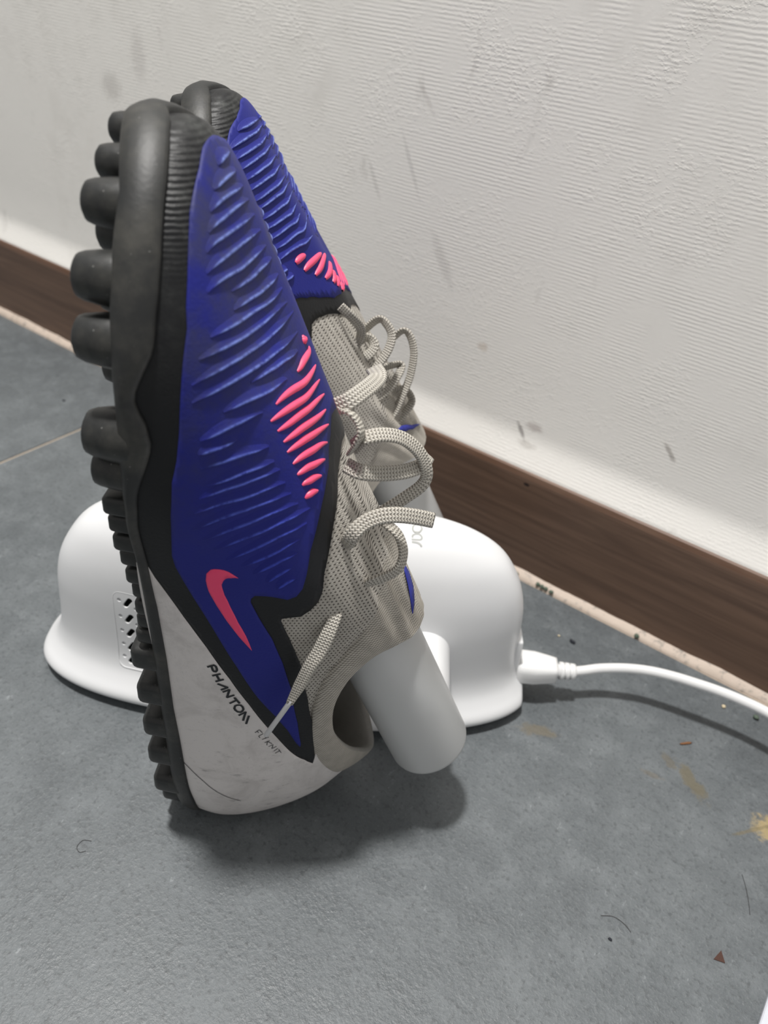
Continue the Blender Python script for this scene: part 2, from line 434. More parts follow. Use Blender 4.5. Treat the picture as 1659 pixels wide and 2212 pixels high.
# ------------------------------------------------------------------ shoes
# surface of the left shoe as a net of profile lines: (length u from the heel, height v above the studs, side w; mm)
ST = np.array([[[3,10,0],[1,28,0],[5,48,0],[17,70,0],[36,90,0]],
 [[8,10,22],[5,28,23],[9,48,20],[25,68,18],[52,82,17]],
 [[36,10,32],[33,26,34],[38,44,32],[50,60,28],[70,74,25]],
 [[76,10,35],[74,25,36],[76,42,34],[82,58,31],[90,72,28.5]],
 [[116,9,37],[112,26,39],[109,43,36],[107,61,32],[105,76,27]],
 [[158,8,41],[152,28,41.5],[141,47,38],[126,68,31],[115,84,23]],
 [[198,12,47],[192,32,46],[176,51,39],[146,74,30],[119,92,19]],
 [[241,14,45],[235,31,42],[210,49,33],[164,75,22],[120,98,14]],
 [[272,13,29],[267,28,26],[235,43,18],[175,73,11],[120,101,7]],
 [[285,12,3],[280.5,26,2],[244,43.5,-2],[181,71.5,-1],[120,102,0]],
 [[271,13,-26],[265,27,-24],[233,41.5,-21],[175,71,-13],[120,101,-7]],
 [[240,14,-43],[233,31,-41],[207,46,-34],[163,72,-23],[120,98,-14]],
 [[200,11,-46],[193,33,-44],[176,49,-38],[146,71,-30],[119,92,-19]],
 [[158,6,-36],[151,29,-37],[141,48,-35],[126,68,-31],[115,84,-23]],
 [[116,8,-31],[112,26,-33],[109,44,-33],[107,61,-31],[105,76,-27]],
 [[76,10,-31],[74,25,-33],[76,43,-33],[82,58,-30],[90,72,-28.5]],
 [[36,10,-31],[33,26,-33],[38,44,-31],[50,60,-28],[70,74,-25]],
 [[8,10,-22],[5,28,-23],[9,48,-20],[25,68,-18],[52,82,-17]]], float)
BLUE_LO = [[9.191,0.183],[8.613,0.231],[8.38,0.231],[8.103,0.219],[7.981,0.214],[7.77,0.214],[7.492,0.212],[7.314,0.207],[7.181,0.209],[6.948,0.193],[6.726,0.181],[6.504,0.171],[6.304,0.157],[6.138,0.138],[5.849,0.131],[5.438,0.136],[5.316,0.15],[5.183,0.179],[5.039,0.214],[4.717,0.302],[4.284,0.414],[3.795,0.524],[3.363,0.629],[2.985,0.705],[2.674,0.755],[2.53,0.783]]
BLUE_HI = [[2.585,0.788],[3.074,0.764],[3.962,0.681],[4.484,0.607],[4.861,0.54],[5.094,0.476],[5.239,0.438],[5.294,0.436],[5.35,0.448],[5.416,0.493],[5.505,0.559],[5.616,0.583],[5.76,0.595],[5.949,0.598],[6.249,0.6],[6.571,0.614],[7.137,0.636],[7.614,0.655],[8.236,0.662],[8.591,0.659],[8.769,0.652]]
BLK_HI = [[1.997,0.852],[2.386,0.874],[2.963,0.86],[3.585,0.802],[4.45,0.691],[4.917,0.607],[5.161,0.557],[5.205,0.557],[5.372,0.614],[5.538,0.636],[5.738,0.652],[5.927,0.655],[6.149,0.65],[6.482,0.657],[6.793,0.664],[7.403,0.679],[8.147,0.691],[8.547,0.691],[9.08,0.683],[9.202,0.667]]
BLK_LO = [[1.919,0.833],[2.175,0.798],[2.552,0.714],[3.14,0.588],[3.629,0.486],[4.073,0.381],[4.45,0.271],[4.739,0.174],[4.928,0.117],[5.094,0.067],[5.205,0.043]]
SEAM = [[1.72,0.1],[2.03,0.09],[2.552,0.079],[3.396,0.059],[4.106,0.064],[4.728,0.062],[5.205,0.043],[5.583,0.014],[5.805,0],[6.038,0.024],[6.293,0.064],[6.371,0.071],[6.504,0.055],[6.604,0.021],[6.682,0.024],[6.793,0.048],[6.937,0.083],[7.026,0.095],[7.203,0.102],[7.314,0.11],[7.548,0.119],[7.825,0.121],[8.158,0.124],[8.458,0.114],[8.758,0.09],[9.246,0]]
WHT_KNIT = [[2.452,0.881],[2.164,0.902],[1.731,0.926],[1.253,0.962],[0.765,0.995],[0.354,1],[0.354,1]]
HEEL_LINE = [[2.552,0.079],[2.33,0.205],[2.097,0.305],[1.886,0.393]]
SWOOSH = [[5.472,0.379],[5.483,0.362],[5.494,0.343],[5.494,0.326],[5.483,0.309],[5.472,0.298],[5.461,0.288],[5.438,0.276],[5.405,0.269],[5.372,0.262],[5.338,0.262],[5.294,0.262],[5.239,0.267],[5.183,0.274],[5.139,0.283],[5.039,0.309],[4.906,0.35],[4.75,0.407],[4.595,0.471],[4.695,0.455],[4.783,0.438],[4.861,0.419],[4.928,0.4],[5.005,0.383],[5.083,0.364],[5.15,0.35],[5.205,0.336],[5.25,0.329],[5.283,0.324],[5.316,0.321],[5.35,0.324],[5.372,0.326],[5.405,0.333],[5.427,0.343],[5.438,0.352],[5.461,0.367]]
PHANTOM = [[[4.206,0.274],[4.251,0.305],[4.239,0.314],[4.206,0.319],[4.184,0.319],[4.162,0.314],[4.162,0.305],[4.173,0.3],[4.228,0.293]],[[4.095,0.298],[4.14,0.336]],[[4.017,0.314],[4.062,0.352]],[[4.117,0.317],[4.04,0.333]],[[3.984,0.324],[3.94,0.374]],[[3.94,0.374],[3.895,0.341]],[[3.862,0.35],[3.906,0.383]],[[3.906,0.383],[3.773,0.371]],[[3.773,0.371],[3.818,0.407]],[[3.773,0.409],[3.673,0.436]],[[3.673,0.386],[3.729,0.421]],[[3.585,0.409],[3.629,0.414],[3.64,0.426],[3.64,0.441],[3.607,0.452],[3.562,0.457],[3.529,0.452],[3.507,0.441],[3.518,0.426],[3.551,0.414],[3.585,0.409]],[[3.451,0.433],[3.507,0.469]],[[3.507,0.469],[3.351,0.455]],[[3.429,0.486],[3.285,0.471]]]
FLYKNIT = [[[3.096,0.519],[3.14,0.543],[3.074,0.559]],[[3.118,0.531],[3.085,0.538]],[[3.052,0.564],[3.018,0.538],[2.985,0.545]],[[2.941,0.557],[2.952,0.576],[2.996,0.586]],[[2.952,0.576],[2.952,0.595]],[[2.874,0.571],[2.885,0.6]],[[2.885,0.586],[2.819,0.583]],[[2.885,0.586],[2.819,0.612]],[[2.785,0.593],[2.796,0.619],[2.73,0.61],[2.741,0.638]],[[2.674,0.621],[2.696,0.645]],[[2.63,0.629],[2.641,0.657]],[[2.674,0.65],[2.597,0.664]]]
RIBS = [[[8.624,0.283],[8.669,0.286],[8.735,0.288],[8.802,0.29],[8.88,0.293],[8.98,0.293],[9.124,0.29]],[[8.336,0.283],[8.413,0.293],[8.491,0.3],[8.591,0.309],[8.702,0.317],[8.824,0.324],[8.969,0.326]],[[8.114,0.279],[8.214,0.293],[8.325,0.307],[8.436,0.321],[8.58,0.336],[8.735,0.348],[8.946,0.355]],[[7.936,0.279],[8.047,0.295],[8.18,0.317],[8.325,0.336],[8.48,0.352],[8.669,0.367],[8.924,0.379]],[[7.77,0.274],[7.892,0.295],[8.036,0.324],[8.203,0.35],[8.402,0.374],[8.613,0.391],[8.891,0.402]],[[7.625,0.274],[7.759,0.305],[7.914,0.338],[8.125,0.371],[8.336,0.395],[8.58,0.414],[8.88,0.426]],[[7.503,0.276],[7.636,0.309],[7.803,0.35],[8.025,0.393],[8.28,0.421],[8.536,0.438],[8.835,0.448]],[[7.736,0.367],[7.892,0.398],[8.08,0.424],[8.247,0.441],[8.425,0.452],[8.624,0.462],[8.846,0.467]],[[7.614,0.374],[7.77,0.407],[7.969,0.438],[8.18,0.462],[8.38,0.476],[8.591,0.486],[8.824,0.49]],[[7.226,0.283],[7.348,0.326],[7.536,0.381],[7.792,0.433],[8.103,0.474],[8.425,0.498],[8.769,0.507]],[[7.026,0.245],[7.148,0.295],[7.314,0.352],[7.559,0.417],[7.914,0.476],[8.302,0.507],[8.724,0.524]],[[6.837,0.221],[6.981,0.281],[7.159,0.343],[7.414,0.414],[7.803,0.486],[8.291,0.526],[8.802,0.54]],[[6.726,0.219],[6.859,0.281],[7.037,0.345],[7.27,0.412],[7.636,0.488],[8.147,0.54],[8.658,0.559]],[[7.215,0.421],[7.348,0.452],[7.525,0.486],[7.725,0.517],[7.958,0.54],[8.214,0.559],[8.447,0.569]],[[6.793,0.321],[6.893,0.359],[7.015,0.398],[7.148,0.436],[7.326,0.479],[7.548,0.517],[7.847,0.552]],[[6.504,0.24],[6.571,0.274],[6.648,0.309],[6.737,0.345],[6.826,0.379],[6.937,0.414],[7.081,0.455]],[[6.404,0.231],[6.437,0.25],[6.482,0.274],[6.515,0.293],[6.56,0.317],[6.615,0.341],[6.671,0.364]],[[6.315,0.238],[6.382,0.274],[6.449,0.312],[6.526,0.35],[6.615,0.391],[6.715,0.431],[6.848,0.471]],[[6.204,0.252],[6.271,0.29],[6.349,0.331],[6.437,0.371],[6.526,0.409],[6.637,0.45],[6.771,0.488]],[[6.082,0.229],[6.171,0.274],[6.26,0.319],[6.349,0.367],[6.46,0.414],[6.593,0.462],[6.748,0.505]],[[5.938,0.212],[6.049,0.262],[6.149,0.314],[6.238,0.367],[6.36,0.421],[6.504,0.471],[6.682,0.521]],[[5.794,0.209],[5.916,0.262],[6.038,0.317],[6.149,0.374],[6.282,0.431],[6.437,0.486],[6.637,0.538]],[[5.727,0.243],[5.849,0.295],[5.971,0.35],[6.093,0.405],[6.238,0.457],[6.404,0.509],[6.615,0.559]],[[5.672,0.283],[5.805,0.338],[5.938,0.393],[6.082,0.45],[6.26,0.502],[6.46,0.55],[6.715,0.595]],[[5.616,0.329],[5.738,0.376],[5.86,0.421],[5.993,0.464],[6.149,0.507],[6.315,0.548],[6.515,0.586]],[[5.616,0.386],[5.705,0.419],[5.805,0.452],[5.905,0.483],[6.016,0.512],[6.149,0.54],[6.282,0.569]],[[5.594,0.431],[5.672,0.455],[5.749,0.476],[5.838,0.5],[5.927,0.521],[6.016,0.543],[6.116,0.564]],[[5.572,0.479],[5.627,0.493],[5.694,0.505],[5.749,0.517],[5.816,0.531],[5.871,0.543],[5.938,0.557]],[[5.561,0.519],[5.605,0.526],[5.66,0.536],[5.705,0.543],[5.749,0.552],[5.794,0.562],[5.838,0.571]]]
PINK = [[[8.802,0.571],[8.769,0.571],[8.78,0.574],[8.746,0.574],[8.758,0.576],[8.724,0.576]],[[8.191,0.576],[8.325,0.581],[8.447,0.583],[8.591,0.586],[8.746,0.588],[8.858,0.586]],[[7.326,0.505],[7.57,0.538],[7.847,0.567],[8.18,0.591],[8.491,0.602],[8.813,0.607]],[[7.092,0.481],[7.303,0.519],[7.592,0.559],[7.958,0.593],[8.314,0.61],[8.724,0.621]],[[7.081,0.502],[7.281,0.536],[7.559,0.571],[7.903,0.602],[8.258,0.621],[8.669,0.636]],[[7.048,0.519],[7.237,0.548],[7.459,0.576],[7.77,0.607],[8.136,0.631],[8.48,0.645]],[[6.993,0.529],[7.17,0.555],[7.37,0.581],[7.659,0.612],[7.981,0.636],[8.336,0.655]],[[6.948,0.545],[7.092,0.564],[7.259,0.586],[7.459,0.61],[7.714,0.633],[8.003,0.655]],[[6.893,0.557],[6.993,0.571],[7.126,0.588],[7.248,0.605],[7.414,0.624],[7.625,0.645]],[[6.848,0.571],[6.926,0.581],[6.993,0.591],[7.081,0.602],[7.17,0.614],[7.281,0.629]],[[6.748,0.579],[6.804,0.586],[6.859,0.593],[6.915,0.6],[6.959,0.607],[7.026,0.617]]]
MBLUE_TOP = [[8.592,0.257],[8.79,0.252],[9.07,0.243],[9.336,0.219],[9.595,0.183],[9.704,0.176]]
MBLUE_BOT = [[9.083,0.676],[9.486,0.645],[9.923,0.602],[10.353,0.552],[10.707,0.483]]
MBLK = [[8.967,0.71],[9.459,0.676],[10.257,0.61],[10.755,0.55]]
MRIBS = [[[9.506,0.267],[9.404,0.283],[9.281,0.3],[9.131,0.312],[8.926,0.319],[8.599,0.312]],[[9.848,0.229],[9.697,0.264],[9.513,0.298],[9.288,0.324],[8.981,0.341],[8.312,0.312]],[[9.929,0.252],[9.759,0.29],[9.554,0.326],[9.315,0.352],[9.015,0.367],[8.326,0.345]],[[9.998,0.274],[9.793,0.317],[9.568,0.352],[9.336,0.374],[9.035,0.388],[8.305,0.371]],[[10.018,0.307],[9.807,0.348],[9.581,0.379],[9.336,0.4],[9.056,0.412],[8.298,0.4]],[[10.1,0.324],[9.854,0.369],[9.616,0.4],[9.363,0.421],[9.07,0.433],[8.203,0.419]],[[10.148,0.348],[9.889,0.395],[9.643,0.424],[9.397,0.443],[9.104,0.455],[8.339,0.45]],[[10.148,0.374],[9.882,0.417],[9.636,0.443],[9.39,0.46],[9.09,0.471],[8.094,0.457]],[[10.202,0.393],[9.923,0.438],[9.663,0.464],[9.397,0.481],[9.097,0.49],[7.903,0.467]],[[10.291,0.402],[9.998,0.452],[9.718,0.481],[9.438,0.5],[9.138,0.509],[7.889,0.49]],[[10.325,0.426],[10.011,0.474],[9.725,0.5],[9.438,0.517],[9.111,0.526],[7.664,0.49]],[[10.339,0.45],[10.011,0.498],[9.718,0.521],[9.418,0.536],[8.995,0.548],[7.5,0.495]],[[10.462,0.455],[10.168,0.5],[9.854,0.529],[9.54,0.55],[9.213,0.564],[8.046,0.567]],[[10.51,0.474],[10.462,0.483],[10.421,0.49],[10.373,0.498],[10.325,0.505],[10.278,0.512]],[[10.585,0.483],[10.516,0.495],[10.455,0.505],[10.38,0.517],[10.305,0.526],[10.23,0.536]]]
MPINK = [[[9.957,0.545],[9.834,0.552],[9.704,0.559],[9.568,0.567]],[[9.861,0.571],[9.622,0.581],[9.343,0.591],[8.967,0.598]],[[9.636,0.6],[9.37,0.607],[9.117,0.607],[8.667,0.605]],[[9.384,0.624],[9.117,0.629],[8.872,0.626],[8.592,0.619]],[[9.152,0.643],[8.974,0.643],[8.872,0.638],[8.728,0.633]],[[9.022,0.655],[8.879,0.652],[8.769,0.648],[8.653,0.643]],[[8.824,0.667],[8.708,0.664],[8.646,0.659],[8.571,0.655]]]
TAG_NEAR = [[9.002,0.907],[9.157,0.929],[8.835,0.945],[8.302,0.955],[7.659,0.962],[7.981,0.948],[8.425,0.931],[8.702,0.914]]
TAG_FAR = [[10.939,0.898],[10.51,0.909],[9.766,0.941],[8.708,0.969],[9.895,0.948],[10.551,0.926]]
LACE_L = {'a': [[212.9,64.3,15],[215,67.5,15],[216.3,70.3,12],[216.6,73.6,5],[215.2,75.1,-4],[213.4,73,-13]], 'b': [[212.3,66.3,15],[212.3,69,17],[209.7,71.4,18],[207.2,72.4,19],[203.9,71.7,19],[198.3,69.9,16]], 'c': [[199.5,70.3,15],[204.6,73.8,17],[204.7,80,14],[201.4,85.9,10],[195.1,91.4,7],[187.8,94.4,6],[183.1,93.4,7],[179.4,88.4,10],[176.9,83.9,13],[174.2,79.5,15]], 'e': [[193.8,68.6,17],[193.9,73.5,20],[191.6,79.4,16],[190.3,87.2,11],[189.7,92.5,5],[189.1,94.5,-2]], 'd': [[163.7,69.8,20],[171.1,71.6,27],[175.9,73.3,28],[178.7,76.1,26],[180.4,80.2,24],[180.6,85.3,22],[178.7,91.9,19],[175.9,98.4,16]], 'f': [[172,82.5,15],[171.1,85.8,17],[168.8,88.2,18],[164.5,90,20],[159.4,89.4,22],[156.1,86.1,23],[152.9,80.3,24],[146.5,75.5,21]], 'g': [[144.2,70.6,26],[144.1,70.3,31],[138.2,68.5,35],[131.6,66.3,37],[125,63.3,39],[116.4,60.4,40],[107.1,57.1,41]], 'aglet': [[108.7,57.7,41],[88,48.7,42]]}
LACE_R = {'A': [[201.5,63.1,-11.4],[196.8,67.9,-11.9],[191,71.4,-10.5],[186.3,71.5,-9],[180.2,68.9,-7.7],[174.5,63,-6.4],[168.4,56.9,-5.1]], 'B': [[181.9,72.1,-3.3],[180.6,75.6,-3.4],[178,77.2,-5.8],[174.7,74.1,-8.3],[171.9,68.1,-9.7],[169.3,60.9,-11.2],[170.8,50.6,-15.3]], 'C': [[182.6,71.4,0.9],[188.2,78.4,1.7],[187.7,82.7,-1.4],[183.7,85.4,-5],[178.1,83.8,-8.8],[171.5,79.1,-11.7],[164.5,73.5,-14.7]], 'D': [[175.1,84.3,6.4],[179.5,89.7,7],[177.9,93.4,4.8],[171,95.4,0.9],[161,93.9,-3.5],[152.9,90.6,-7.6],[145.2,87,-10.6],[138.1,81.7,-14.6]], 'E': [[165.1,79.1,-4.2],[165.7,89.1,-0.9],[161.5,87.4,-6.6],[155.8,81.6,-11.5],[152.1,72.3,-17.2]], 'F': [[152.3,84.4,-2.6],[151.2,91.2,-0.5],[146.2,94.7,-3.2],[141,90.5,-8],[135.9,83.9,-13.8]], 'G': [[129.8,83.8,-13.5],[124,76.3,-16.4],[118,67.1,-21.4]]}


def _cr(p0, p1, p2, p3, t):
    return .5 * ((2 * p1) + (-p0 + p2) * t + (2 * p0 - 5 * p1 + 4 * p2 - p3) * t * t + (-p0 + 3 * p1 - 3 * p2 + p3) * t ** 3)

def S(phi, s):
    phi = np.asarray(phi, float); s = np.asarray(s, float)
    phi, s = np.broadcast_arrays(phi, s)
    K, Mm = ST.shape[:2]
    net = np.concatenate([2 * ST[:, :1] - ST[:, 1:2], ST, 2 * ST[:, -1:] - ST[:, -2:-1]], 1)
    i = np.floor(phi).astype(int); t = (phi - i)[..., None]
    x = np.clip(s, 0, 1) * (Mm - 1); j = np.minimum(np.floor(x).astype(int), Mm - 2); q = (x - j)[..., None]
    rows = [_cr(*[net[(i - 1 + b) % K, j + a] for b in range(4)], t) for a in range(4)]
    return _cr(*rows, q)

def SN(phi, s):
    e = 2e-3
    phi = np.asarray(phi, float); s = np.asarray(s, float)
    P = S(phi, s)
    a = S(phi + e, s) - S(phi - e, s); b = S(phi, np.clip(s + e, 0, 1)) - S(phi, np.clip(s - e, 0, 1))
    n = np.cross(b, a); n /= np.linalg.norm(n, axis=-1, keepdims=True) + 1e-12
    cen = np.stack([P[..., 0] * .9 + 8, np.full(P.shape[:-1], 25.), 0 * P[..., 0]], -1)
    n *= np.sign((n * (P - cen)).sum(-1))[..., None]
    return P, n

class Shoe:
    def __init__(self, root, flip):
        self.root, self.flip = root, flip
    def X(self, p):                      # shoe mm -> object metres
        p = np.asarray(p, float) * 1e-3
        return np.stack([p[..., 1], (p[..., 2] if self.flip else -p[..., 2]), p[..., 0]], -1)
    def add(self, name, P, F, mat, uv=None, parent=None, label=None, smooth=True):
        F = [tuple(f)[::-1] for f in F] if self.flip else F
        o = link(name, mesh(name, self.X(P), F, uv), mat, parent or self.root, smooth)
        if label: o['label'] = label
        return o

def densify(poly, step):
    out = []
    n = len(poly)
    for i in range(n):
        a, b = poly[i], poly[(i + 1) % n]
        k = max(1, int(math.ceil(np.linalg.norm(b - a) / step)))
        for t in range(k):
            out.append(a + (b - a) * t / k)
    return np.array(out)

def inside(poly, pts):
    x, y = pts[:, 0], pts[:, 1]; r = np.zeros(len(pts), bool)
    n = len(poly); j = n - 1
    for i in range(n):
        xi, yi = poly[i]; xj, yj = poly[j]
        if yi != yj:
            r ^= ((yi > y) != (yj > y)) & (x < (xj - xi) * (y - yi) / (yj - yi) + xi)
        j = i
    return r

SX, SY = 38.0, 150.0

def patch(sh, name, poly, off, thick, mat, spacing=2.2, parent=None, label=None, offfn=None):
    """a sheet cut to an outline and laid over the shoe surface"""
    poly = np.array(poly, float) * (SX, SY)
    keep = [0]
    for i in range(1, len(poly)):
        if np.linalg.norm(poly[i] - poly[keep[-1]]) > .15: keep.append(i)
    poly = densify(poly[keep], spacing * .8)
    lo, hi = poly.min(0), poly.max(0)
    gx, gy = np.meshgrid(np.arange(lo[0], hi[0], spacing), np.arange(lo[1], hi[1], spacing * .9))
    gx[1::2] += spacing / 2
    pts = np.stack([gx.ravel(), gy.ravel()], 1)
    pts = pts[inside(poly, pts)]
    if len(pts):
        d = np.full(len(pts), 1e9)
        for q in poly:
            d = np.minimum(d, ((pts - q) ** 2).sum(1))
        pts = pts[d > (spacing * .5) ** 2]
    n = len(poly)
    allp = [Vector(p) for p in poly] + [Vector(p) for p in pts]
    vv, ee, ff, *_ = delaunay_2d_cdt(allp, [(i, (i + 1) % n) for i in range(n)], [list(range(n))], 1, 1e-5)
    Q = np.array([(v.x, v.y) for v in vv]) / (SX, SY)
    P, N = SN(Q[:, 0], Q[:, 1])
    o = off if offfn is None else off + offfn(Q[:, 0], Q[:, 1])[:, None]
    top = P + N * o
    F = [tuple(f) for f in ff]
    cnt = {}
    for f in F:
        for a, b in zip(f, f[1:] + f[:1]):
            cnt[(a, b)] = cnt.get((a, b), 0) + 1
    bd = [(a, b) for (a, b) in cnt if (b, a) not in cnt]
    rim = sorted({a for e in bd for a in e}); ix = {a: len(top) + i for i, a in enumerate(rim)}
    V = np.concatenate([top, (top - N * thick)[rim]]) if rim else top
    F += [(b, a, ix[a], ix[b]) for a, b in bd]
    return sh.add(name, V, F, mat, None, parent, label)

def rib(sh, name, pts, off, h, prof, mat, sg=1.0, fat=1.0):
    """raised rib along a line on the shoe; prof = (side mm, relative height)"""
    q = catmull(pts, 4)
    n = len(q)
    P, N = SN(q[:, 0], q[:, 1])
    for _ in range(3):                       # ease out small kinks
        P[1:-1] = .5 * P[1:-1] + .25 * (P[:-2] + P[2:]); N[1:-1] = .5 * N[1:-1] + .25 * (N[:-2] + N[2:])
    P = P + N * off
    T = np.gradient(P, axis=0); T /= np.linalg.norm(T, axis=1, keepdims=True) + 1e-9
    B = np.cross(N, T) * sg
    t = np.linspace(0, 1, n)
    tp = np.clip(np.sin(np.pi * np.clip(t * .97 + .015, 0, 1)), 0, 1) ** (.6 / fat)
    V, F, UV = [], [], []
    for i in range(n):
        for a, b in prof:
            V.append(P[i] + B[i] * (a * (.12 + .88 * tp[i])) + N[i] * (b * h * tp[i] if b > 0 else -.3))
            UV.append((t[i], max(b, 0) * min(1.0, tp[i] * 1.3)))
    m = len(prof)
    for i in range(n - 1):
        for j in range(m - 1):
            f = (i * m + j, i * m + j + 1, (i + 1) * m + j + 1, (i + 1) * m + j)
            F.append(f if sg > 0 else f[::-1])
    return sh.add(name, V, F, mat, UV)

RIB = [(-3.4, -.1), (-2.6, .06), (-1.6, .26), (-.8, .58), (-.25, .92), (.0, 1.0), (.28, .88), (.55, .5), (.8, .12), (.95, -.1)]
LENS = [(-1.0, -.1), (-.78, .42), (-.42, .84), (0, 1.0), (.42, .84), (.78, .42), (1.0, -.1)]

def strokes(sh, name, lines, off, hw, mat, parent):
    V, F = [], []
    for ln in lines:
        q = np.array(ln, float)
        q = densify2(q, 4)
        P, N = SN(q[:, 0], q[:, 1]); P = P + N * off
        T = np.gradient(P, axis=0); T /= np.linalg.norm(T, axis=1, keepdims=True) + 1e-9
        B = np.cross(N, T); b0 = len(V)
        P[0] -= T[0] * hw * .3; P[-1] += T[-1] * hw * .3
        for i in range(len(q)):
            V += [P[i] - B[i] * hw, P[i] + B[i] * hw]
        F += [(b0 + 2 * i, b0 + 2 * i + 1, b0 + 2 * i + 3, b0 + 2 * i + 2) for i in range(len(q) - 1)]
    return sh.add(name, V, F, mat, None, parent)

def densify2(q, k):
    out = []
    for a, b in zip(q[:-1], q[1:]):
        out += [a + (b - a) * t / k for t in range(k)]
    out.append(q[-1])
    return np.array(out)

def lace(sh, name, pts, width, thick, face, twist0, twist1, taper=None):
    q = catmull(pts, 9); n = len(q)
    T = np.gradient(q, axis=0); T /= np.linalg.norm(T, axis=1, keepdims=True) + 1e-9
    f = np.array(face, float)
    arc = np.concatenate([[0], np.cumsum(np.linalg.norm(np.diff(q, axis=0), axis=1))])
    sec = [(-1, 0, 0), (-.93, .75, .03), (-.5, 1.0, .25), (0, .95, .5), (.5, 1.0, .75), (.93, .75, .97), (1, 0, 1), (.93, -.75, .97), (.5, -1, .75), (0, -.95, .5), (-.5, -1, .25), (-.93, -.75, .03)]
    m = len(sec); V, F, UV = [], [], []
    prevB = None
    for i in range(n):
        N0 = f - T[i] * (f @ T[i])
        if np.linalg.norm(N0) < .15 and prevB is not None:
            N0 = np.cross(T[i], prevB)
        N0 /= np.linalg.norm(N0) + 1e-9
        B0 = np.cross(N0, T[i])
        if prevB is not None and B0 @ prevB < 0:
            B0, N0 = -B0, -N0
        prevB = B0
        a = math.radians(twist0 + (twist1 - twist0) * i / (n - 1))
        B = B0 * math.cos(a) + N0 * math.sin(a); N = -B0 * math.sin(a) + N0 * math.cos(a)
        k = 1.0 if taper is None else float(np.interp(i / (n - 1), taper[0], taper[1]))
        for x, y, v in sec:
            V.append(q[i] + B * (x * width * .5 * k) + N * (y * thick * .5 * (1 if k > .6 else 1.5)))
            UV.append((arc[i], v))
    for i in range(n - 1):
        for j in range(m):
            j2 = (j + 1) % m
            F.append((i * m + j, i * m + j2, (i + 1) * m + j2, (i + 1) * m + j))
    F += [tuple(range(m))[::-1], tuple((n - 1) * m + j for j in range(m))]
    return sh.add(name, V, F, M['lace'], UV)

def collar_off(phi, s):
    """padding of the collar, the groove below it and the soft folds of the tongue"""
    phi = np.mod(phi, 18.0); d = np.minimum(phi, 18 - phi)
    side = np.clip((6.3 - d) / .8, 0, 1)
    o = side * (-1.1 * np.exp(-((s - .845) / .013) ** 2) + 1.5 * np.clip(np.sin(np.pi * np.clip((s - .855) / .145, 0, 1)), 0, 1) ** .7)
    ton = np.clip((d - 5.6) / .8, 0, 1) * np.clip((s - .74) / .1, 0, 1)
    o = o + ton * .8 * np.sin(phi * 7.0 + s * 16) * np.clip((1.02 - s) / .1, 0, 1)
    return o

def seam_s(phi):
    phi = np.mod(phi, 18.0); d = np.minimum(phi, 18 - phi)
    a = np.array(SEAM)
    return np.interp(d, a[:, 0], a[:, 1])

def grid_faces(ni, nj, wrap):
    F = []
    for i in range(ni if wrap else ni - 1):
        i2 = (i + 1) % ni
        for j in range(nj - 1):
            F.append((i * nj + j, i2 * nj + j, i2 * nj + j + 1, i * nj + j + 1))
    return F

_studs = {}
def stud_mesh(kind):
    if kind in _studs: return _studs[kind]
    if kind == 'round':
        prof = [(.0105, .0052), (.0085, .0062), (.0055, .0067), (0.0020, .0065), (-.0010, .0062), (-.0045, .0056), (-.0062, .0050), (-.0070, .0036), (-.0071, .0)]
        seg = 18; V, F = [], []
        for x, r in prof[:-1]:
            V += [(x, r * math.cos(2 * math.pi * k / seg), r * math.sin(2 * math.pi * k / seg)) for k in range(seg)]
        V.append((prof[-1][0], 0, 0))
        for i in range(len(prof) - 2):
            F += [(i * seg + k, i * seg + (k + 1) % seg, (i + 1) * seg + (k + 1) % seg, (i + 1) * seg + k) for k in range(seg)]
        b = (len(prof) - 2) * seg
        F += [(b + k, b + (k + 1) % seg, len(V) - 1) for k in range(seg)]
        me = mesh('stud', V, F)
    else:
        bm = add_box(bmesh.new(), (-.007, -.0085, -.0050), (.0052, .0085, .0050), .0022, 3)
        for v in bm.verts:
            k = 1 + (v.co.x + .007) * 11
            v.co.z *= k; v.co.y *= 1 + (v.co.x + .007) * 9
        me = bpy.data.meshes.new('bar_stud'); bm.to_mesh(me); bm.free()
    me.materials.append(M['stud'])
    me.polygons.foreach_set('use_smooth', [True] * len(me.polygons))
    _studs[kind] = me
    return me

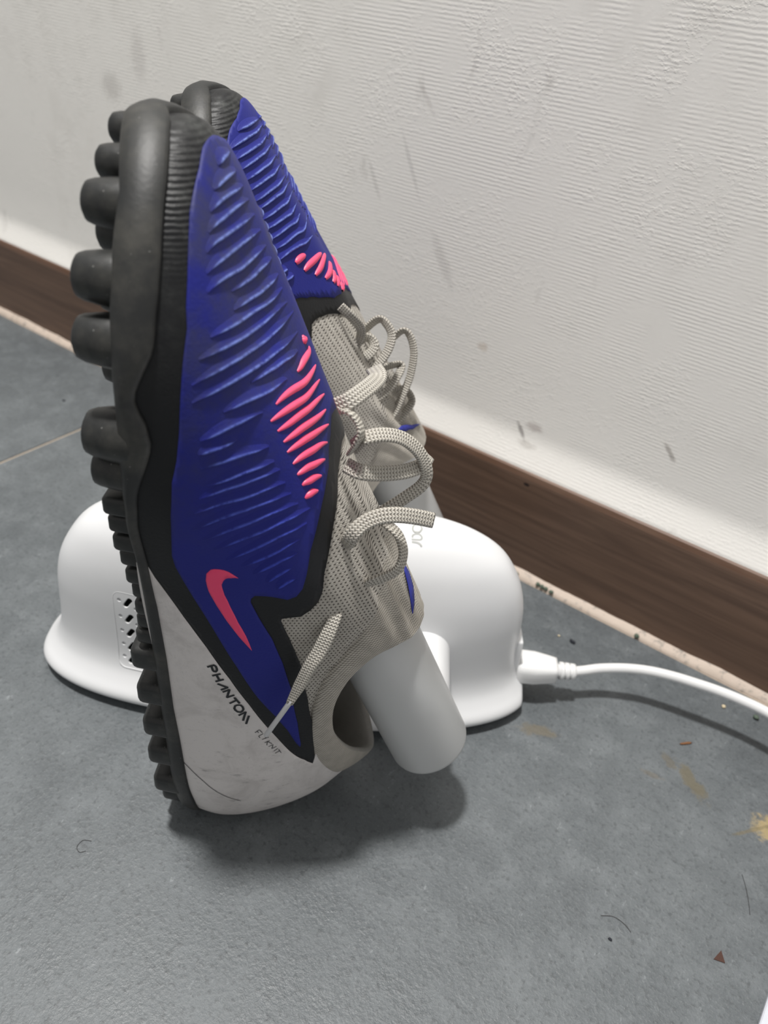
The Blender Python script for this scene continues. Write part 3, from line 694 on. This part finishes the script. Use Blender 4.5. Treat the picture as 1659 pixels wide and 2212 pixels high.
def build_shoe(root, flip, laces, lace_cfg, tagpoly, words):
    sh = Shoe(root, flip)
    root.empty_display_size = .02
    # --- knitted sock: outer skin, collar band, lining
    NI = 234
    ph = np.linspace(0, 18, NI, endpoint=False)
    def band(name, s0, s1, nj, mat, off=0.0, fn=None, inner=False):
        g, s = np.meshgrid(ph, np.linspace(s0, s1, nj), indexing='ij')
        P, N = SN(g, s)
        o = off + (fn(g, s) if fn else 0 * g)
        P = P + N * o[..., None]
        P = P.reshape(-1, 3)
        ca, sa = math.cos(.45), math.sin(.45)
        uv = np.stack([P[:, 0] * ca - P[:, 1] * sa + 200, P[:, 0] * sa + P[:, 1] * ca + 200], 1)
        F = grid_faces(NI, nj, True)
        if not inner: F = [f[::-1] for f in F]
        return sh.add(name, P, F, mat, uv)
    band('knit_upper', 0.0, .852, 60, M['knit'], 0, collar_off)
    band('collar', .852, 1.0, 22, M['knit_rib'], 0, collar_off)
    g, s = np.meshgrid(ph, np.concatenate([[1.0, 1.0, 1.0], np.linspace(.985, .12, 26)]), indexing='ij')
    P, N = SN(g, s)
    dep = np.concatenate([[0, -.9, -2.0], np.full(26, -2.6)])[None, :, None]
    P = P + N * dep
    sh.add('lining', P.reshape(-1, 3), grid_faces(NI, 29, True), M['lining'])
    # --- insole
    e = S(np.linspace(0, 9, 60), .04); m_ = S(18 - np.linspace(0, 9, 60), .04)
    V = []
    for i in range(60):
        for t in np.linspace(0, 1, 7):
            p = e[i] * (1 - t) + m_[i] * t; V.append((p[0], 13.0, p[2] * .93))
    sh.add('insole', V, [f[::-1] for f in grid_faces(60, 7, False)], M['insole'])

    # --- sheets of the upper
    mir = lambda L_: [(18 - a, b) for a, b in L_]
    blk_lo = [list(p) for p in BLK_LO]; blk_hi = [list(p) for p in BLK_HI]
    black = [(5.25, 0.0)] + [(f, 0.0) for f in np.linspace(5.4, 12.6, 40)] + [(12.75, 0.0)] + mir(blk_lo[::-1][1:]) + mir(blk_hi[:7]) + \
            [(12.8, .545), (12.4, .555), (11.8, .555), (11.2, .56), (10.707, .580), (10.2, .631), (9.42, .690), (8.95, .700), (8.6, .694)] + blk_hi[::-1][3:] + blk_lo[:-1]
    patch(sh, 'black_skin', black, .55, .6, M['black'], 2.2)
    blo = [list(p) for p in BLUE_LO]; bhi = [list(p) for p in BLUE_HI]
    blue = [p for p in blo[::-1] if p[0] <= 8.65] + [(8.9, .243), (9.12, .258), (9.34, .254), (9.60, .226), (9.85, .210), (10.4, .195), (10.9, .190), (11.4, .175), (11.8, .125), (12.2, .100), (12.54, .112), (12.77, .171), (13.25, .305), (13.7, .414), (14.19, .521), (14.63, .629), (15.0, .705), (15.32, .755), (15.46, .786), (15.40, .788), (14.9, .764), (14.03, .681), (13.52, .607), (13.14, .538), (12.906, .474), (12.75, .445), (12.3, .475), (11.8, .487), (11.2, .50), (10.66, .519), (10.318, .576), (9.929, .619), (9.459, .655), (9.035, .668), (8.75, .662)] + bhi[::-1][1:]
    patch(sh, 'blue_panel', blue, .95, .6, M['blue_clean' if flip else 'blue'], 2.0)
    wk = [list(p) for p in WHT_KNIT]
    top = [(2.019, .8524), (2.19, .885), (1.753, .9262), (1.276, .955), (.8, .965), (.35, .965), (0, .965)]
    half = [(0, 0.0)] + [(f, 0.0) for f in np.linspace(.3, 5.2, 26)] + blk_lo[::-1] + top
    white = half + [(-a, b) for a, b in half[::-1] if a > 0]
    wh = patch(sh, 'heel_counter', white, .62, .7, M['white'], 2.4)
    hl = [list(p) for p in HEEL_LINE]
    strokes(sh, 'stitch_line', [hl], .84, .16, M['ink'], wh)
    sw = patch(sh, 'tick_logo', SWOOSH, 1.06, .12, M['swoosh'], 1.6)
    sw['label'] = 'pink hooked tick logo'
    if words:
        strokes(sh, 'lettering', PHANTOM, .86, .42, M['ink'], wh)
        strokes(sh, 'small_lettering', FLYKNIT, .86, .14, M['ink'], wh)
    patch(sh, 'tongue_tag', tagpoly, 1.1, .4, M['tag'], 1.5)

    # --- raised ribs
    # the ribs of the two sides stop short of each other along the ridge of the foot
    lat = [[p for p in r if not flip or p[0] < 8.7] for r in RIBS]
    med = [[p for p in r if flip or p[0] > 9.6] for r in MRIBS]
    for r in lat:
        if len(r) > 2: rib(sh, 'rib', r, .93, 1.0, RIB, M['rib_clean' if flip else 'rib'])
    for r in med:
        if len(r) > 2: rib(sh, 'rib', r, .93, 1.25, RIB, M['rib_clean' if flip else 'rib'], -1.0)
    wide = lambda k: [(a * k, b) for a, b in LENS]
    for r in (PINK[6:] if flip else PINK): rib(sh, 'pink_rib', r, .93, 1.15, wide(1.3), M['pink'])
    for r in (MPINK if flip else []): rib(sh, 'pink_rib', r, .93, 1.3, wide(1.7), M['pink'], -1.0, 1.7)

    # --- outsole: sidewall that rises and dips along the foot, flat underside
    NO = 288
    ph = np.linspace(0, 18, NO, endpoint=False)
    st = np.clip(seam_s(ph) - .012, 0, 1)
    d = np.minimum(ph, 18 - ph)
    toe = np.clip((d - 6.8) / 1.6, 0, 1); fore = np.clip((d - 5.7) / .8, 0, 1)
    Pt, Nt = SN(ph, st); Pi, Ni = SN(ph, st + .014); P0_, N0_ = SN(ph, np.zeros(NO))
    hz = N0_.copy(); hz[:, 1] = 0; hz /= np.linalg.norm(hz, axis=1, keepdims=True)
    base = P0_ + hz * (.6 + .6 * fore)[:, None]; base[:, 1] = np.minimum(8.6 + 1.8 * fore - 5.0 * np.clip((d - 8.0) / .8, 0, 1), Pt[:, 1] - 2.2)
    lowr = base - hz * 1.6; lowr[:, 1] -= .8
    inn = base - hz * 5.0; inn[:, 1] = lowr[:, 1]
    lip = Pt + Nt * (1.7 + .2 * toe + .4 * fore)[:, None]
    lip2 = Pi + Ni * (1.3 + .1 * toe + .3 * fore)[:, None]
    tuck = Pi + Ni * .1 
    mid = .5 * (base + lip) + hz * (.9 + .2 * toe + .3 * fore)[:, None]
    low_mid = .78 * base + .22 * lip + hz * (.7 + .1 * toe)[:, None]
    hi_mid = .2 * base + .8 * lip + hz * (.5 + .3 * toe)[:, None]
    rings = [inn, lowr, base, low_mid, mid, hi_mid, lip, lip2, tuck]
    V = np.stack(rings, 1).reshape(-1, 3); nj = len(rings)
    F = [f[::-1] for f in grid_faces(NO, nj, True)]
    for i in range(NO // 2):
        a, b = i, i + 1
        c_, d_ = (NO - i) % NO, (NO - i - 1) % NO
        if len({a, b, c_, d_}) == 4: F.append((a * nj, b * nj, d_ * nj, c_ * nj))
        elif len({a, b, c_, d_}) == 3: F.append(tuple(dict.fromkeys((a * nj, b * nj, d_ * nj, c_ * nj))))
    sole = sh.add('outsole', V, F, M['rubber'])
    # --- studs
    rounds = [(280, 2, .74), (274, 13, .80), (267, 24, 1.0), (252, 35, 1.1), (237.5, 39.5, 1.12), (211, 42, 1.22), (198.5, 40, 1.05),
              (258, 17, .98), (243, 21, 1.0), (223, 24, 1.0), (203, 22, .98), (262, -4, .95), (246, 2, .95), (226, 4, .95), (208, 4, .95),
              (266, -22, .95), (251, -33, 1.0), (234, -38, 1.05), (213, -38, 1.05), (194, -33, 1.0), (247, -16, .95), (228, -16, .95), (208, -15, .95)]
    for u, w, k in rounds:
        o = link('stud', stud_mesh('round'), None, root, False)
        o.location = (.0063, (w if flip else -w) * 1e-3, u * 1e-3); o.scale = (1.05, k, k)
    bars = []
    for i, (u, w) in enumerate([(186.5, 42), (178.5, 40.8), (171, 39.6), (163.5, 38.4), (156, 37.6), (148.5, 36.8), (141, 36.2), (133.5, 35.6), (126.5, 35.2)]):
        v0 = .0068 + .0034 * math.exp(-((u - 142) / 22) ** 2)
        bars.append((u, w - 4.5, .62 if i % 2 else .72, .62, v0, .95)); bars.append((u, -w + 13, .6, .62, v0, .95))
    for u, w in ((115.5, 28.6), (95.5, 27.6), (75, 26.4), (56, 25.4), (34, 23.4)):
        bars += [(u, w, 1.05, 1.0, .0068, 1.05), (u, -w + 2, 1.0, 1.0, .0068, 1.05), (u + 9.5, 8, 1.6, .75, .0076, 1.0)]
    bars += [(16, 17, .95, .85, .0068, 1.05), (9, 2, .9, .8, .0068, 1.0), (16, -16, .95, .85, .0068, 1.05)]
    for u, w, ky, kz, v0, kx in bars:
        o = link('stud', stud_mesh('bar'), None, root, False)
        o.location = (v0, (w if flip else -w) * 1e-3, u * 1e-3); o.scale = (kx, ky, kz)
    # --- laces
    for key, (wd, tw0, tw1, taper) in lace_cfg.items():
        l = lace(sh, 'lace', laces[key], wd, 1.25, (.4, .12, -.9) if flip else (.55, .1, .82), tw0, tw1, taper)
        if key == 'g':
            a, b = [Vector(p) for p in sh.X(laces['aglet'])]
            pts = [a + (b - a) * t for t in (0, .1, .9, .97, 1)]
            Vv, Ff = sweep(pts, [.00085, .0010, .0010, .0009, .0005], 12)
            link('aglet', mesh('aglet', Vv, Ff), M['aglet'], l)
            l['label'] = 'loose lace end with white plastic tip'
    return sh

ORG = Vector((-0.18532, 0.14226, 0.0))
RZ = math.atan2(.52686325, .84995006)
NEAR = Matrix.Translation(ORG) @ Matrix.Rotation(RZ, 4, 'Z')

def build_shoes():
    r = empty('turf_shoe', (0, 0, 0)); r.matrix_world = NEAR
    tag(r, 'blue turf football shoe standing on its heel, nearer one with the big pink tick', 'shoe', 'pair of blue turf shoes on the dryer')
    T2 = ((0, .55, .8, 1), (.55, .95, 1, .55))
    cfg = {'a': (5.6, 0, 10, None), 'b': (4.6, 62, 66, None), 'c': (5.0, 25, 35, None), 'e': (5.0, 0, 0, None), 'd': (5.2, 20, 0, ((0, .15, 1), (.5, 1, 1))), 'f': (4.6, 55, 40, ((0, .8, 1), (1, 1, .45))), 'g': (5.4, 0, 0, ((0, .18, .45, .85, 1), (.35, .8, 1, .82, .5)))}
    build_shoe(r, False, LACE_L, cfg, TAG_NEAR, True)
    # the other shoe of the pair: mirrored, leaning a little and turned toe-in
    f = empty('turf_shoe', (0, 0, 0))
    a, b = math.radians(-6.3), math.radians(6.9)
    # (height x, side y, length z): lean in the x-z plane, then turn in the y-z plane
    lean = Matrix(((math.cos(a), 0, math.sin(a), 0), (0, 1, 0, 0), (-math.sin(a), 0, math.cos(a), 0), (0, 0, 0, 1)))
    turn = Matrix(((1, 0, 0, 0), (0, math.cos(b), -math.sin(b), 0), (0, math.sin(b), math.cos(b), 0), (0, 0, 0, 1)))
    f.matrix_world = NEAR @ Matrix.Translation((.0125, .1383, -.0020)) @ turn @ lean @ Matrix.Scale(.975, 4)
    tag(f, 'blue turf football shoe standing on its heel, farther one beside the wall', 'shoe', 'pair of blue turf shoes on the dryer')
    cfg = {k: (4.6, t, t, None) for k, t in (('A', 20), ('B', 20), ('C', 40), ('D', 50), ('E', 45), ('F', 45), ('G', 50))}
    build_shoe(f, True, LACE_R, cfg, TAG_FAR, False)

build_shoes()

# ------------------------------------------------------------------ shoe dryer
PR = np.array([(4, 129, 43), (5.5, 131, 45.5), (8, 132, 46.5), (11, 130.5, 45.5), (15, 127, 41.5), (20, 123.5, 37.5), (27, 121, 35), (36, 119.8, 33.8), (48, 119, 33), (60, 118, 32.2), (72, 115, 30.8),
               (82, 110, 28.6), (91, 103, 25.4), (98, 93, 21.2), (103, 81.5, 16.5), (106.5, 67, 11), (108.3, 48, 6), (108.8, 25, 2), (108.9, 5, .4)], float)
PN = 2.6
DRY = NEAR @ Matrix.Translation((.0405, .073, 0)) @ Matrix.Rotation(math.radians(2), 4, 'Z')

def body_y(x, z):
    i = np.interp(z, PR[:17, 0], np.arange(17))
    l = np.interp(i, np.arange(17), PR[:17, 1]); b = np.interp(i, np.arange(17), PR[:17, 2])
    return -b * max(0.0, 1 - (abs(x) / l) ** PN) ** (1 / PN)

def body_n(x, z):
    e = .6
    p = np.array([x, body_y(x, z), z]); px = np.array([x + e, body_y(x + e, z), z]); pz = np.array([x, body_y(x, z + e), z + e])
    n = np.cross(px - p, pz - p); n /= np.linalg.norm(n)
    return p, (n if n[1] < 0 else -n)

def capsule(bm, c, ax, n, half, r, depth):
    """stadium-shaped plug used to cut a slot: centre c, slot axis ax, along normal n"""
    c, ax, n = Vector(c), Vector(ax).normalized(), Vector(n).normalized()
    sd = n.cross(ax).normalized(); ax = sd.cross(n)
    ring = []
    for k in range(9 if half else 8):
        a = -math.pi / 2 + math.pi * k / 8; ring.append((half + r * math.cos(a), r * math.sin(a)))
    for k in range(9 if half else 8):
        a = math.pi / 2 + math.pi * k / 8; ring.append((-half + r * math.cos(a), r * math.sin(a)))
    lv = []
    for d, s in ((depth, 1.5), (0.00005, 1.28), (-.0006, 1.0), (-depth, 1.0)):
        lv.append([bm.verts.new(c + n * d + ax * (x * (1 if half == 0 else (half + r * s) / (half + r)) if half else x * s) + sd * (y * s)) for x, y in ring])
    m = len(ring)
    for i in range(3):
        for k in range(m):
            bm.faces.new((lv[i][k], lv[i][(k + 1) % m], lv[i + 1][(k + 1) % m], lv[i + 1][k])).material_index = 0 if i < 2 else 1
    bm.faces.new(lv[0][::-1]).material_index = 0
    bm.faces.new(lv[3]).material_index = 1

def build_dryer():
    root = empty('shoe_dryer', (0, 0, 0)); root.matrix_world = DRY
    tag(root, 'white rounded shoe dryer on the floor with tubes inside both shoes', 'shoe dryer')
    inv = DRY.inverted() @ NEAR
    def from_shoe(u, v, w):
        return inv @ Vector((v * 1e-3, -w * 1e-3, u * 1e-3))
    q = catmull(PR, 4); na = 176
    a = np.linspace(0, 2 * math.pi, na, endpoint=False)
    V = []
    for z, l, b in q:
        x = l * np.sign(np.cos(a)) * np.abs(np.cos(a)) ** (2 / PN); y = b * np.sign(np.sin(a)) * np.abs(np.sin(a)) ** (2 / PN)
        x = np.minimum(x, 126.0)
        V += [(x[i] * 1e-3, y[i] * 1e-3, z * 1e-3) for i in range(na)]
    n = len(q)
    F = [(i * na + k, i * na + (k + 1) % na, (i + 1) * na + (k + 1) % na, (i + 1) * na + k) for i in range(n - 1) for k in range(na)]
    F += [tuple(range(na))[::-1], tuple((n - 1) * na + k for k in range(na))]
    body = link('body', mesh('body', V, F), M['plastic'], root)
    body.data.materials.append(M['inside'])
    # air vent: slanted slots and round dimples cut into the shell
    bm = bmesh.new()
    for cx in (-75.8, -67.4, -59.0):
        for z in (62, 52.2, 43.2, 34.4, 26.6):
            p, nn = body_n(cx, z)
            capsule(bm, p * 1e-3, (.0055, 0, .0085), nn, .0019, .00115, .004)
            bm.faces.ensure_lookup_table()
    bmesh.ops.recalc_face_normals(bm, faces=bm.faces[:])
    cut = link('cutter', bm, M['plastic'], root, False); cut.data.materials.append(M['inside'])
    bm = bmesh.new()
    for cx, z0 in ((-80.0, 0.9), (-71.8, -2.6), (-63.4, 0.6), (-55.0, -2.6)):
        for z in (62, 52.2, 43.2, 34.4, 26.6):
            p, nn = body_n(cx, z + z0)
            capsule(bm, p * 1e-3, (1, 0, 0), nn, 0.0, .0009, .0012)
    for f_ in bm.faces: f_.material_index = 0
    bmesh.ops.recalc_face_normals(bm, faces=bm.faces[:])
    dim = link('cutter2', bm, M['plastic'], root, False)
    try:
        for c_ in (cut, dim):
            md = body.modifiers.new('cut', 'BOOLEAN'); md.operation = 'DIFFERENCE'; md.solver = 'MANIFOLD'; md.object = c_
        bpy.context.view_layer.update()
        dg = bpy.context.evaluated_depsgraph_get()
        me = bpy.data.meshes.new_from_object(body.evaluated_get(dg))
        body.modifiers.clear(); body.data = me
        me.polygons.foreach_set('use_smooth', [True] * len(me.polygons))
        me.set_sharp_from_angle(angle=math.radians(38))
    finally:
        for c_ in (cut, dim):
            bpy.data.objects.remove(c_)
    # fine raised rim round the vent field
    pts = []
    x0, x1, z0, z1, r = -83.2, -48.5, 21.5, 67.5, 4.0
    for cx, cz, s0 in ((x1 - r, z1 - r, 0), (x0 + r, z1 - r, 90), (x0 + r, z0 + r, 180), (x1 - r, z0 + r, 270)):
        for k in range(7):
            t = math.radians(s0 + 15 * k); pts.append((cx + r * math.cos(t), cz + r * math.sin(t)))
    pts.append(pts[0])
    dens = []
    for (ax_, az), (bx_, bz) in zip(pts[:-1], pts[1:]):
        k = max(1, int(math.hypot(bx_ - ax_, bz - az) / 2))
        dens += [(ax_ + (bx_ - ax_) * t / k, az + (bz - az) * t / k) for t in range(k)]
    P3 = [Vector((body_n(x, z)[0]) * 1e-3) for x, z in dens + dens[:1]]
    Vv, Ff = sweep(P3, [.00022] * len(P3), 6, False, Vector((0, 1, 0)))
    link('vent_rim', mesh('vent_rim', Vv, Ff), M['plastic'], root)
    # dark foot under the shell
    bm = bmesh.new(); vs_ = []
    for z in (0.0, .0044):
        vs_.append([bm.verts.new((122.5e-3 * np.sign(np.cos(t)) * abs(np.cos(t)) ** (2 / PN), 37e-3 * np.sign(np.sin(t)) * abs(np.sin(t)) ** (2 / PN), z)) for t in np.linspace(0, 2 * math.pi, 64, endpoint=False)])
    for k in range(64):
        bm.faces.new((vs_[0][k], vs_[0][(k + 1) % 64], vs_[1][(k + 1) % 64], vs_[1][k]))
    bm.faces.new(vs_[0][::-1]); bm.faces.new(vs_[1])
    link('base', bm, M['base'], root, False)
    # swivelling tubes and their joints
    def tube(u, v, w, du, dv, dw, length):
        p = from_shoe(u, v, w); d = (from_shoe(u + du, v + dv, w + dw) - p).normalized()
        rr = .0175
        prof = [(0.0, 0.0), (0.0, .0120), (.0004, .0158), (.0013, .0170), (.003, rr), (.06, rr), (length - .02, rr * .97), (length - .006, rr * .86), (length, rr * .55), (length + .001, 0.0)]
        P_ = [p + d * x for x, _ in prof]
        V_, F_ = [], []; up = Vector((0, 1, 0)); ax = d.cross(up).normalized(); by = ax.cross(d)
        seg = 72
        for pp, (x, r_) in zip(P_, prof):
            for k in range(seg):
                t = 2 * math.pi * k / seg
                V_.append(pp + (ax * math.cos(t) + by * math.sin(t)) * max(r_, 1e-5))
        for i in range(len(prof) - 1):
            for k in range(seg):
                F_.append((i * seg + k, i * seg + (k + 1) % seg, (i + 1) * seg + (k + 1) % seg, (i + 1) * seg + k))
        return link('tube', mesh('tube', V_, F_), M['tube'], root)
    tube(41.5, 115, 0, .9, -.437, 0, .118)
    tube(35.0, 111, -139, .9, -.44, .10, .118)
    for w0, w1 in ((-4, -50), (-137, -96)):
        p, e_ = from_shoe(48, 107, w0), from_shoe(48, 107, w1)
        pts = [p + (e_ - p) * t for t in (0, .30, .31, .33, .34, .7, .85, .95, 1)]
        Vv, Ff = sweep(pts, [.0155, .0155, .0152, .0152, .0155, .0155, .0155, .0155, .0155], 48)
        link('joint', mesh('joint', Vv, Ff), M['plastic'], root)
    # socket plate at the end
    bm = bmesh.new(); add_box(bm, (.1150, -.0095, .010), (.1226, .0095, .0430), .0010, 2)
    for v in bm.verts:
        if v.co.z > .03: v.co.x -= (v.co.z - .03) * .12
    link('socket_plate', bm, M['plastic'], root)
    # printed letters on top
    T = [[[55.39,-5.93,106.93],[55.74,-6.9,106.67],[56.47,-7.44,106.49],[57.69,-7.41,106.35],[58.82,-6.97,106.42],[59.42,-6.15,106.6],[59.8,-5.08,106.78],[59.39,-3.62,107.03],[58.76,-2.79,107.18],[57.62,-2.72,107.29],[56.41,-3.34,107.32],[55.63,-4.44,107.21],[55.39,-5.93,106.93]],
         [[55.63,-10.28,105.02],[55.55,-9.42,105.51],[56.2,-8.79,105.79],[56.94,-8.38,105.93],[57.74,-8.2,105.93],[58.58,-8.13,105.86],[59.45,-8.59,105.51],[59.98,-9.26,105.09],[59.94,-10.07,104.67],[59.27,-10.6,104.46],[58.4,-10.77,104.46]],
         [[55.24,-11.09,104.6],[56.73,-10.96,104.53],[58.4,-10.77,104.46]], [[55.43,-12.16,103.97],[56.89,-12.05,103.9],[58.17,-12.08,103.76],[59.06,-12.29,103.55],[59.77,-12.79,103.19],[60.1,-13.32,102.78]]]
    V_, F_ = [], []
    for ln in T:
        qq = catmull(ln, 4); tt = np.gradient(qq, axis=0); tt /= np.linalg.norm(tt, axis=1, keepdims=True)
        b0 = len(V_)
        for p, t in zip(qq, tt):
            nn = np.array([.25, p[1] / 18.0, 1.0]); nn /= np.linalg.norm(nn); sd = np.cross(nn, t)
            V_ += [(p + nn * .28 - sd * .43) * 1e-3, (p + nn * .28 + sd * .43) * 1e-3]
        F_ += [(b0 + 2 * i, b0 + 2 * i + 1, b0 + 2 * i + 3, b0 + 2 * i + 2) for i in range(len(qq) - 1)]
    link('lettering', mesh('lettering', V_, F_), M['print'], root, False)

build_dryer()

# ------------------------------------------------------------------ power cord
def build_cord():
    root = empty('power_cord', (-.0868, .2896, 0.0))
    tag(root, 'white power cord plugged into the end of the shoe dryer', 'cord')
    o = Vector(root.location)
    a, b, c = Vector((-.0860, .2903, .0200)), Vector((-.0675, .3019, .0200)), Vector((-.0590, .3082, .0197))
    d = (b - a).normalized(); side = d.cross(Vector((0, 0, 1))).normalized()
    # moulded plug: rounded block that narrows towards the cord
    V, F = [], []; seg = 28
    L_ = (b - a).length
    for t, hw, hh, p in ((-.0005, .0060, .0048, .5), (0, .0080, .0066, .6), (.15, .0086, .0071, .6), (.45, .0086, .0070, .6), (.75, .0073, .0062, .55), (.93, .0064, .0056, .5), (1.0, .0062, .0054, .5), (1.005, .0042, .0040, .8)):
        for k in range(seg):
            q = 2 * math.pi * k / seg; cq, sq = math.cos(q), math.sin(q)
            V.append(a + d * (t * L_ if t > 0 else t) + side * (hw * math.copysign(abs(cq) ** p, cq)) + Vector((0, 0, 1)) * (hh * math.copysign(abs(sq) ** p, sq)) - o)
    n = 8
    F = [(i * seg + k, i * seg + (k + 1) % seg, (i + 1) * seg + (k + 1) % seg, (i + 1) * seg + k) for i in range(n - 1) for k in range(seg)] + [tuple(range(seg))[::-1], tuple((n - 1) * seg + k for k in range(seg))]
    plug = link('plug', mesh('plug', V, F), M['cable'], root)
    for s_ in (-1, 1):
        p = a + d * .0016 + side * (.0045 * s_) + Vector((0, 0, .0059)) - o
        bm = bmesh.new(); bmesh.ops.create_uvsphere(bm, u_segments=10, v_segments=6, radius=.0007, matrix=Matrix.Translation(p) @ Matrix.Scale(.3, 4, Vector((0, 0, 1))))
        link('mark', bm, M['print'], plug)
    pts, rad = [], []
    for t, r in ((0, .0036), (.18, .0036), (.2, .0049), (.38, .0049), (.40, .0036), (.48, .0036), (.50, .0047), (.66, .0047), (.68, .0035), (.75, .0035), (.77, .0045), (.98, .0044), (1.0, .0030)):
        pts.append(b + (c - b) * t - o); rad.append(r)
    Vv, Ff = sweep(pts, rad, 20)
    link('strain_relief', mesh('strain_relief', Vv, Ff), M['cable'], root)
    W = [(-.0605, .3071, .0197), (-.0554, .3120, .0202), (-.0484, .3185, .0215), (-.038, .3253, .0235), (-.0271, .3307, .025), (-.0158, .334, .0265), (-.0042, .3365, .0275), (.0072, .3389, .028), (.0189, .3408, .028), (.0328, .3415, .028), (.0565, .3401, .027), (.0897, .3397, .020), (.14, .338, .009), (.21, .335, .0026), (.34, .331, .0024), (.6, .33, .0024)]
    P = [Vector(p) - o for p in catmull(W, 8)]
    Vv, Ff = sweep(P, [.0027] * len(P), 14)
    for i, v in enumerate(Vv):
        k = i // 14; v2 = v - P[k]; v2.z *= 1.0
        Vv[i] = P[k] + v2
    link('cable', mesh('cable', Vv, Ff), M['cable'], root)

build_cord()

# ------------------------------------------------------------------ bits on the floor
def lump(name, loc, size, mat, label, cat, group=None, seed=0, rot=0.0, sub=2):
    rnd = random.Random(seed)
    bm = bmesh.new(); bmesh.ops.create_icosphere(bm, subdivisions=sub, radius=1.0)
    for v in bm.verts:
        k = 1 + rnd.uniform(-.22, .22)
        v.co = Vector((v.co.x * size[0] * k, v.co.y * size[1] * k, v.co.z * size[2] * k))
    zmin = min(v.co.z for v in bm.verts)
    for v in bm.verts: v.co.z -= zmin
    o = link(name, bm, mat)
    o.location = loc; o.rotation_euler = (0, 0, rot)
    return tag(o, label, cat, group)

def build_bits():
    mm = .001
    G = 'green crumbs along the caulk'
    for i, (x, y, s, t) in enumerate(((-.1290, .3803, 1.3, 'green crumb on the caulk right beside the white dryer'), (-.1136, .3806, 1.45, 'first green crumb in the row of four, nearest the dryer'), (-.1105, .3800, 1.5, 'second green crumb in the row of four beyond the dryer'),
                                   (-.1076, .3803, 1.4, 'third green crumb in the row of four beyond the dryer'), (-.1036, .3797, 1.5, 'last green crumb of the row of four on the caulk'), (-.0450, .3790, 1.6, 'lone green crumb on the caulk above the power cord'))):
        lump('green_crumb', (x, y, .0008), (s * mm, s * .9 * mm, s * .8 * mm), M['d_green'], t, 'crumb', G, i)
    lump('dark_speck', (-.074, .349, 0), (2.3 * mm, 1.1 * mm, .8 * mm), M['d_dark'], 'black speck on the floor above the plug', 'speck', None, 11, -.3)
    lump('wood_splinter', (.0054, .3207, 0), (3.4 * mm, .7 * mm, .6 * mm), M['d_chip'], 'orange brown wood splinter below the cord shadow', 'splinter', None, 12, .85)
    lump('pale_crumb', (.0142, .3603, 0), (1.1 * mm, 1.0 * mm, .9 * mm), M['d_crumb'], 'pale yellow crumb between the cord and the baseboard', 'crumb', None, 13)
    lump('pale_crumb', (-.0826, .3483, 0), (.8 * mm, .6 * mm, .5 * mm), M['d_crumb'], 'tiny pale crumb left of the black speck', 'crumb', None, 14)
    lump('dark_green_crumb', (.0313, .3643, 0), (1.7 * mm, 1.3 * mm, 1.1 * mm), M['d_green'], 'dark green crumb under the cord at the right edge', 'crumb', None, 15)
    lump('dark_speck', (-.5189, .3181, 0), (1.3 * mm, 1.1 * mm, .5 * mm), M['d_dark'], 'small dark speck on the far left tile', 'speck', None, 16)
    lump('dark_speck', (.0125, .1985, 0), (.9 * mm, .6 * mm, .4 * mm), M['d_dark'], 'tiny dark speck on the floor left of the brown flake', 'speck', None, 19)
    # brown triangular flake, one edge lifted
    bm = bmesh.new()
    A_ = [(-.0022, -.0012, 0), (.0024, -.0006, 0), (-.0002, .0026, .0022)]
    lo = [bm.verts.new(p) for p in A_]; hi = [bm.verts.new((p[0], p[1], p[2] + .0004)) for p in A_]
    bm.faces.new(lo[::-1]); bm.faces.new(hi)
    for i in range(3): bm.faces.new((lo[i], lo[(i + 1) % 3], hi[(i + 1) % 3], hi[i]))
    o = link('brown_flake', bm, M['d_brown'], None, False); o.location = (.0524, .2203, 0); o.rotation_euler = (0, 0, .2)
    tag(o, 'brown triangular flake on the floor near the lower right', 'flake')
    hairs = (('curled dark hair on the floor below the shoe, left side', [(-.1865, .0925), (-.1895, .0905), (-.1890, .0870), (-.1862, .0862), (-.1846, .0882)]),
             ('thin curved hair on the floor left of the brown flake', [(.0055, .2055), (.0100, .2085), (.0150, .2085), (.0185, .2070)]),
             ('long thin hair on the floor near the right edge', [(.0500, .2650), (.0530, .2600), (.0560, .2535), (.0580, .2480)]))
    for lb, pl in hairs:
        pts = [Vector((x, y, .00025)) for x, y in catmull(pl, 6)]
        c0 = pts[0].copy(); c0.z = 0
        Vv, Ff = sweep([p - c0 for p in pts], [.00011] * len(pts), 6)
        o = link('hair', mesh('hair', Vv, Ff), M['d_hair']); o.location = c0
        tag(o, lb, 'hair', 'stray hairs on the floor')
    # white board whose long edge just enters the picture
    o = link('white_board', add_box(bmesh.new(), (0, 0, 0), (.26, .33, .003), .0005, 1), M['sheet'], None, False)
    o.location = (.0713, -.03, 0); o.rotation_euler = (0, 0, -.034)
    o.location.x = .0640
    tag(o, 'white flat board on the floor at the bottom right corner', 'board')

build_bits()
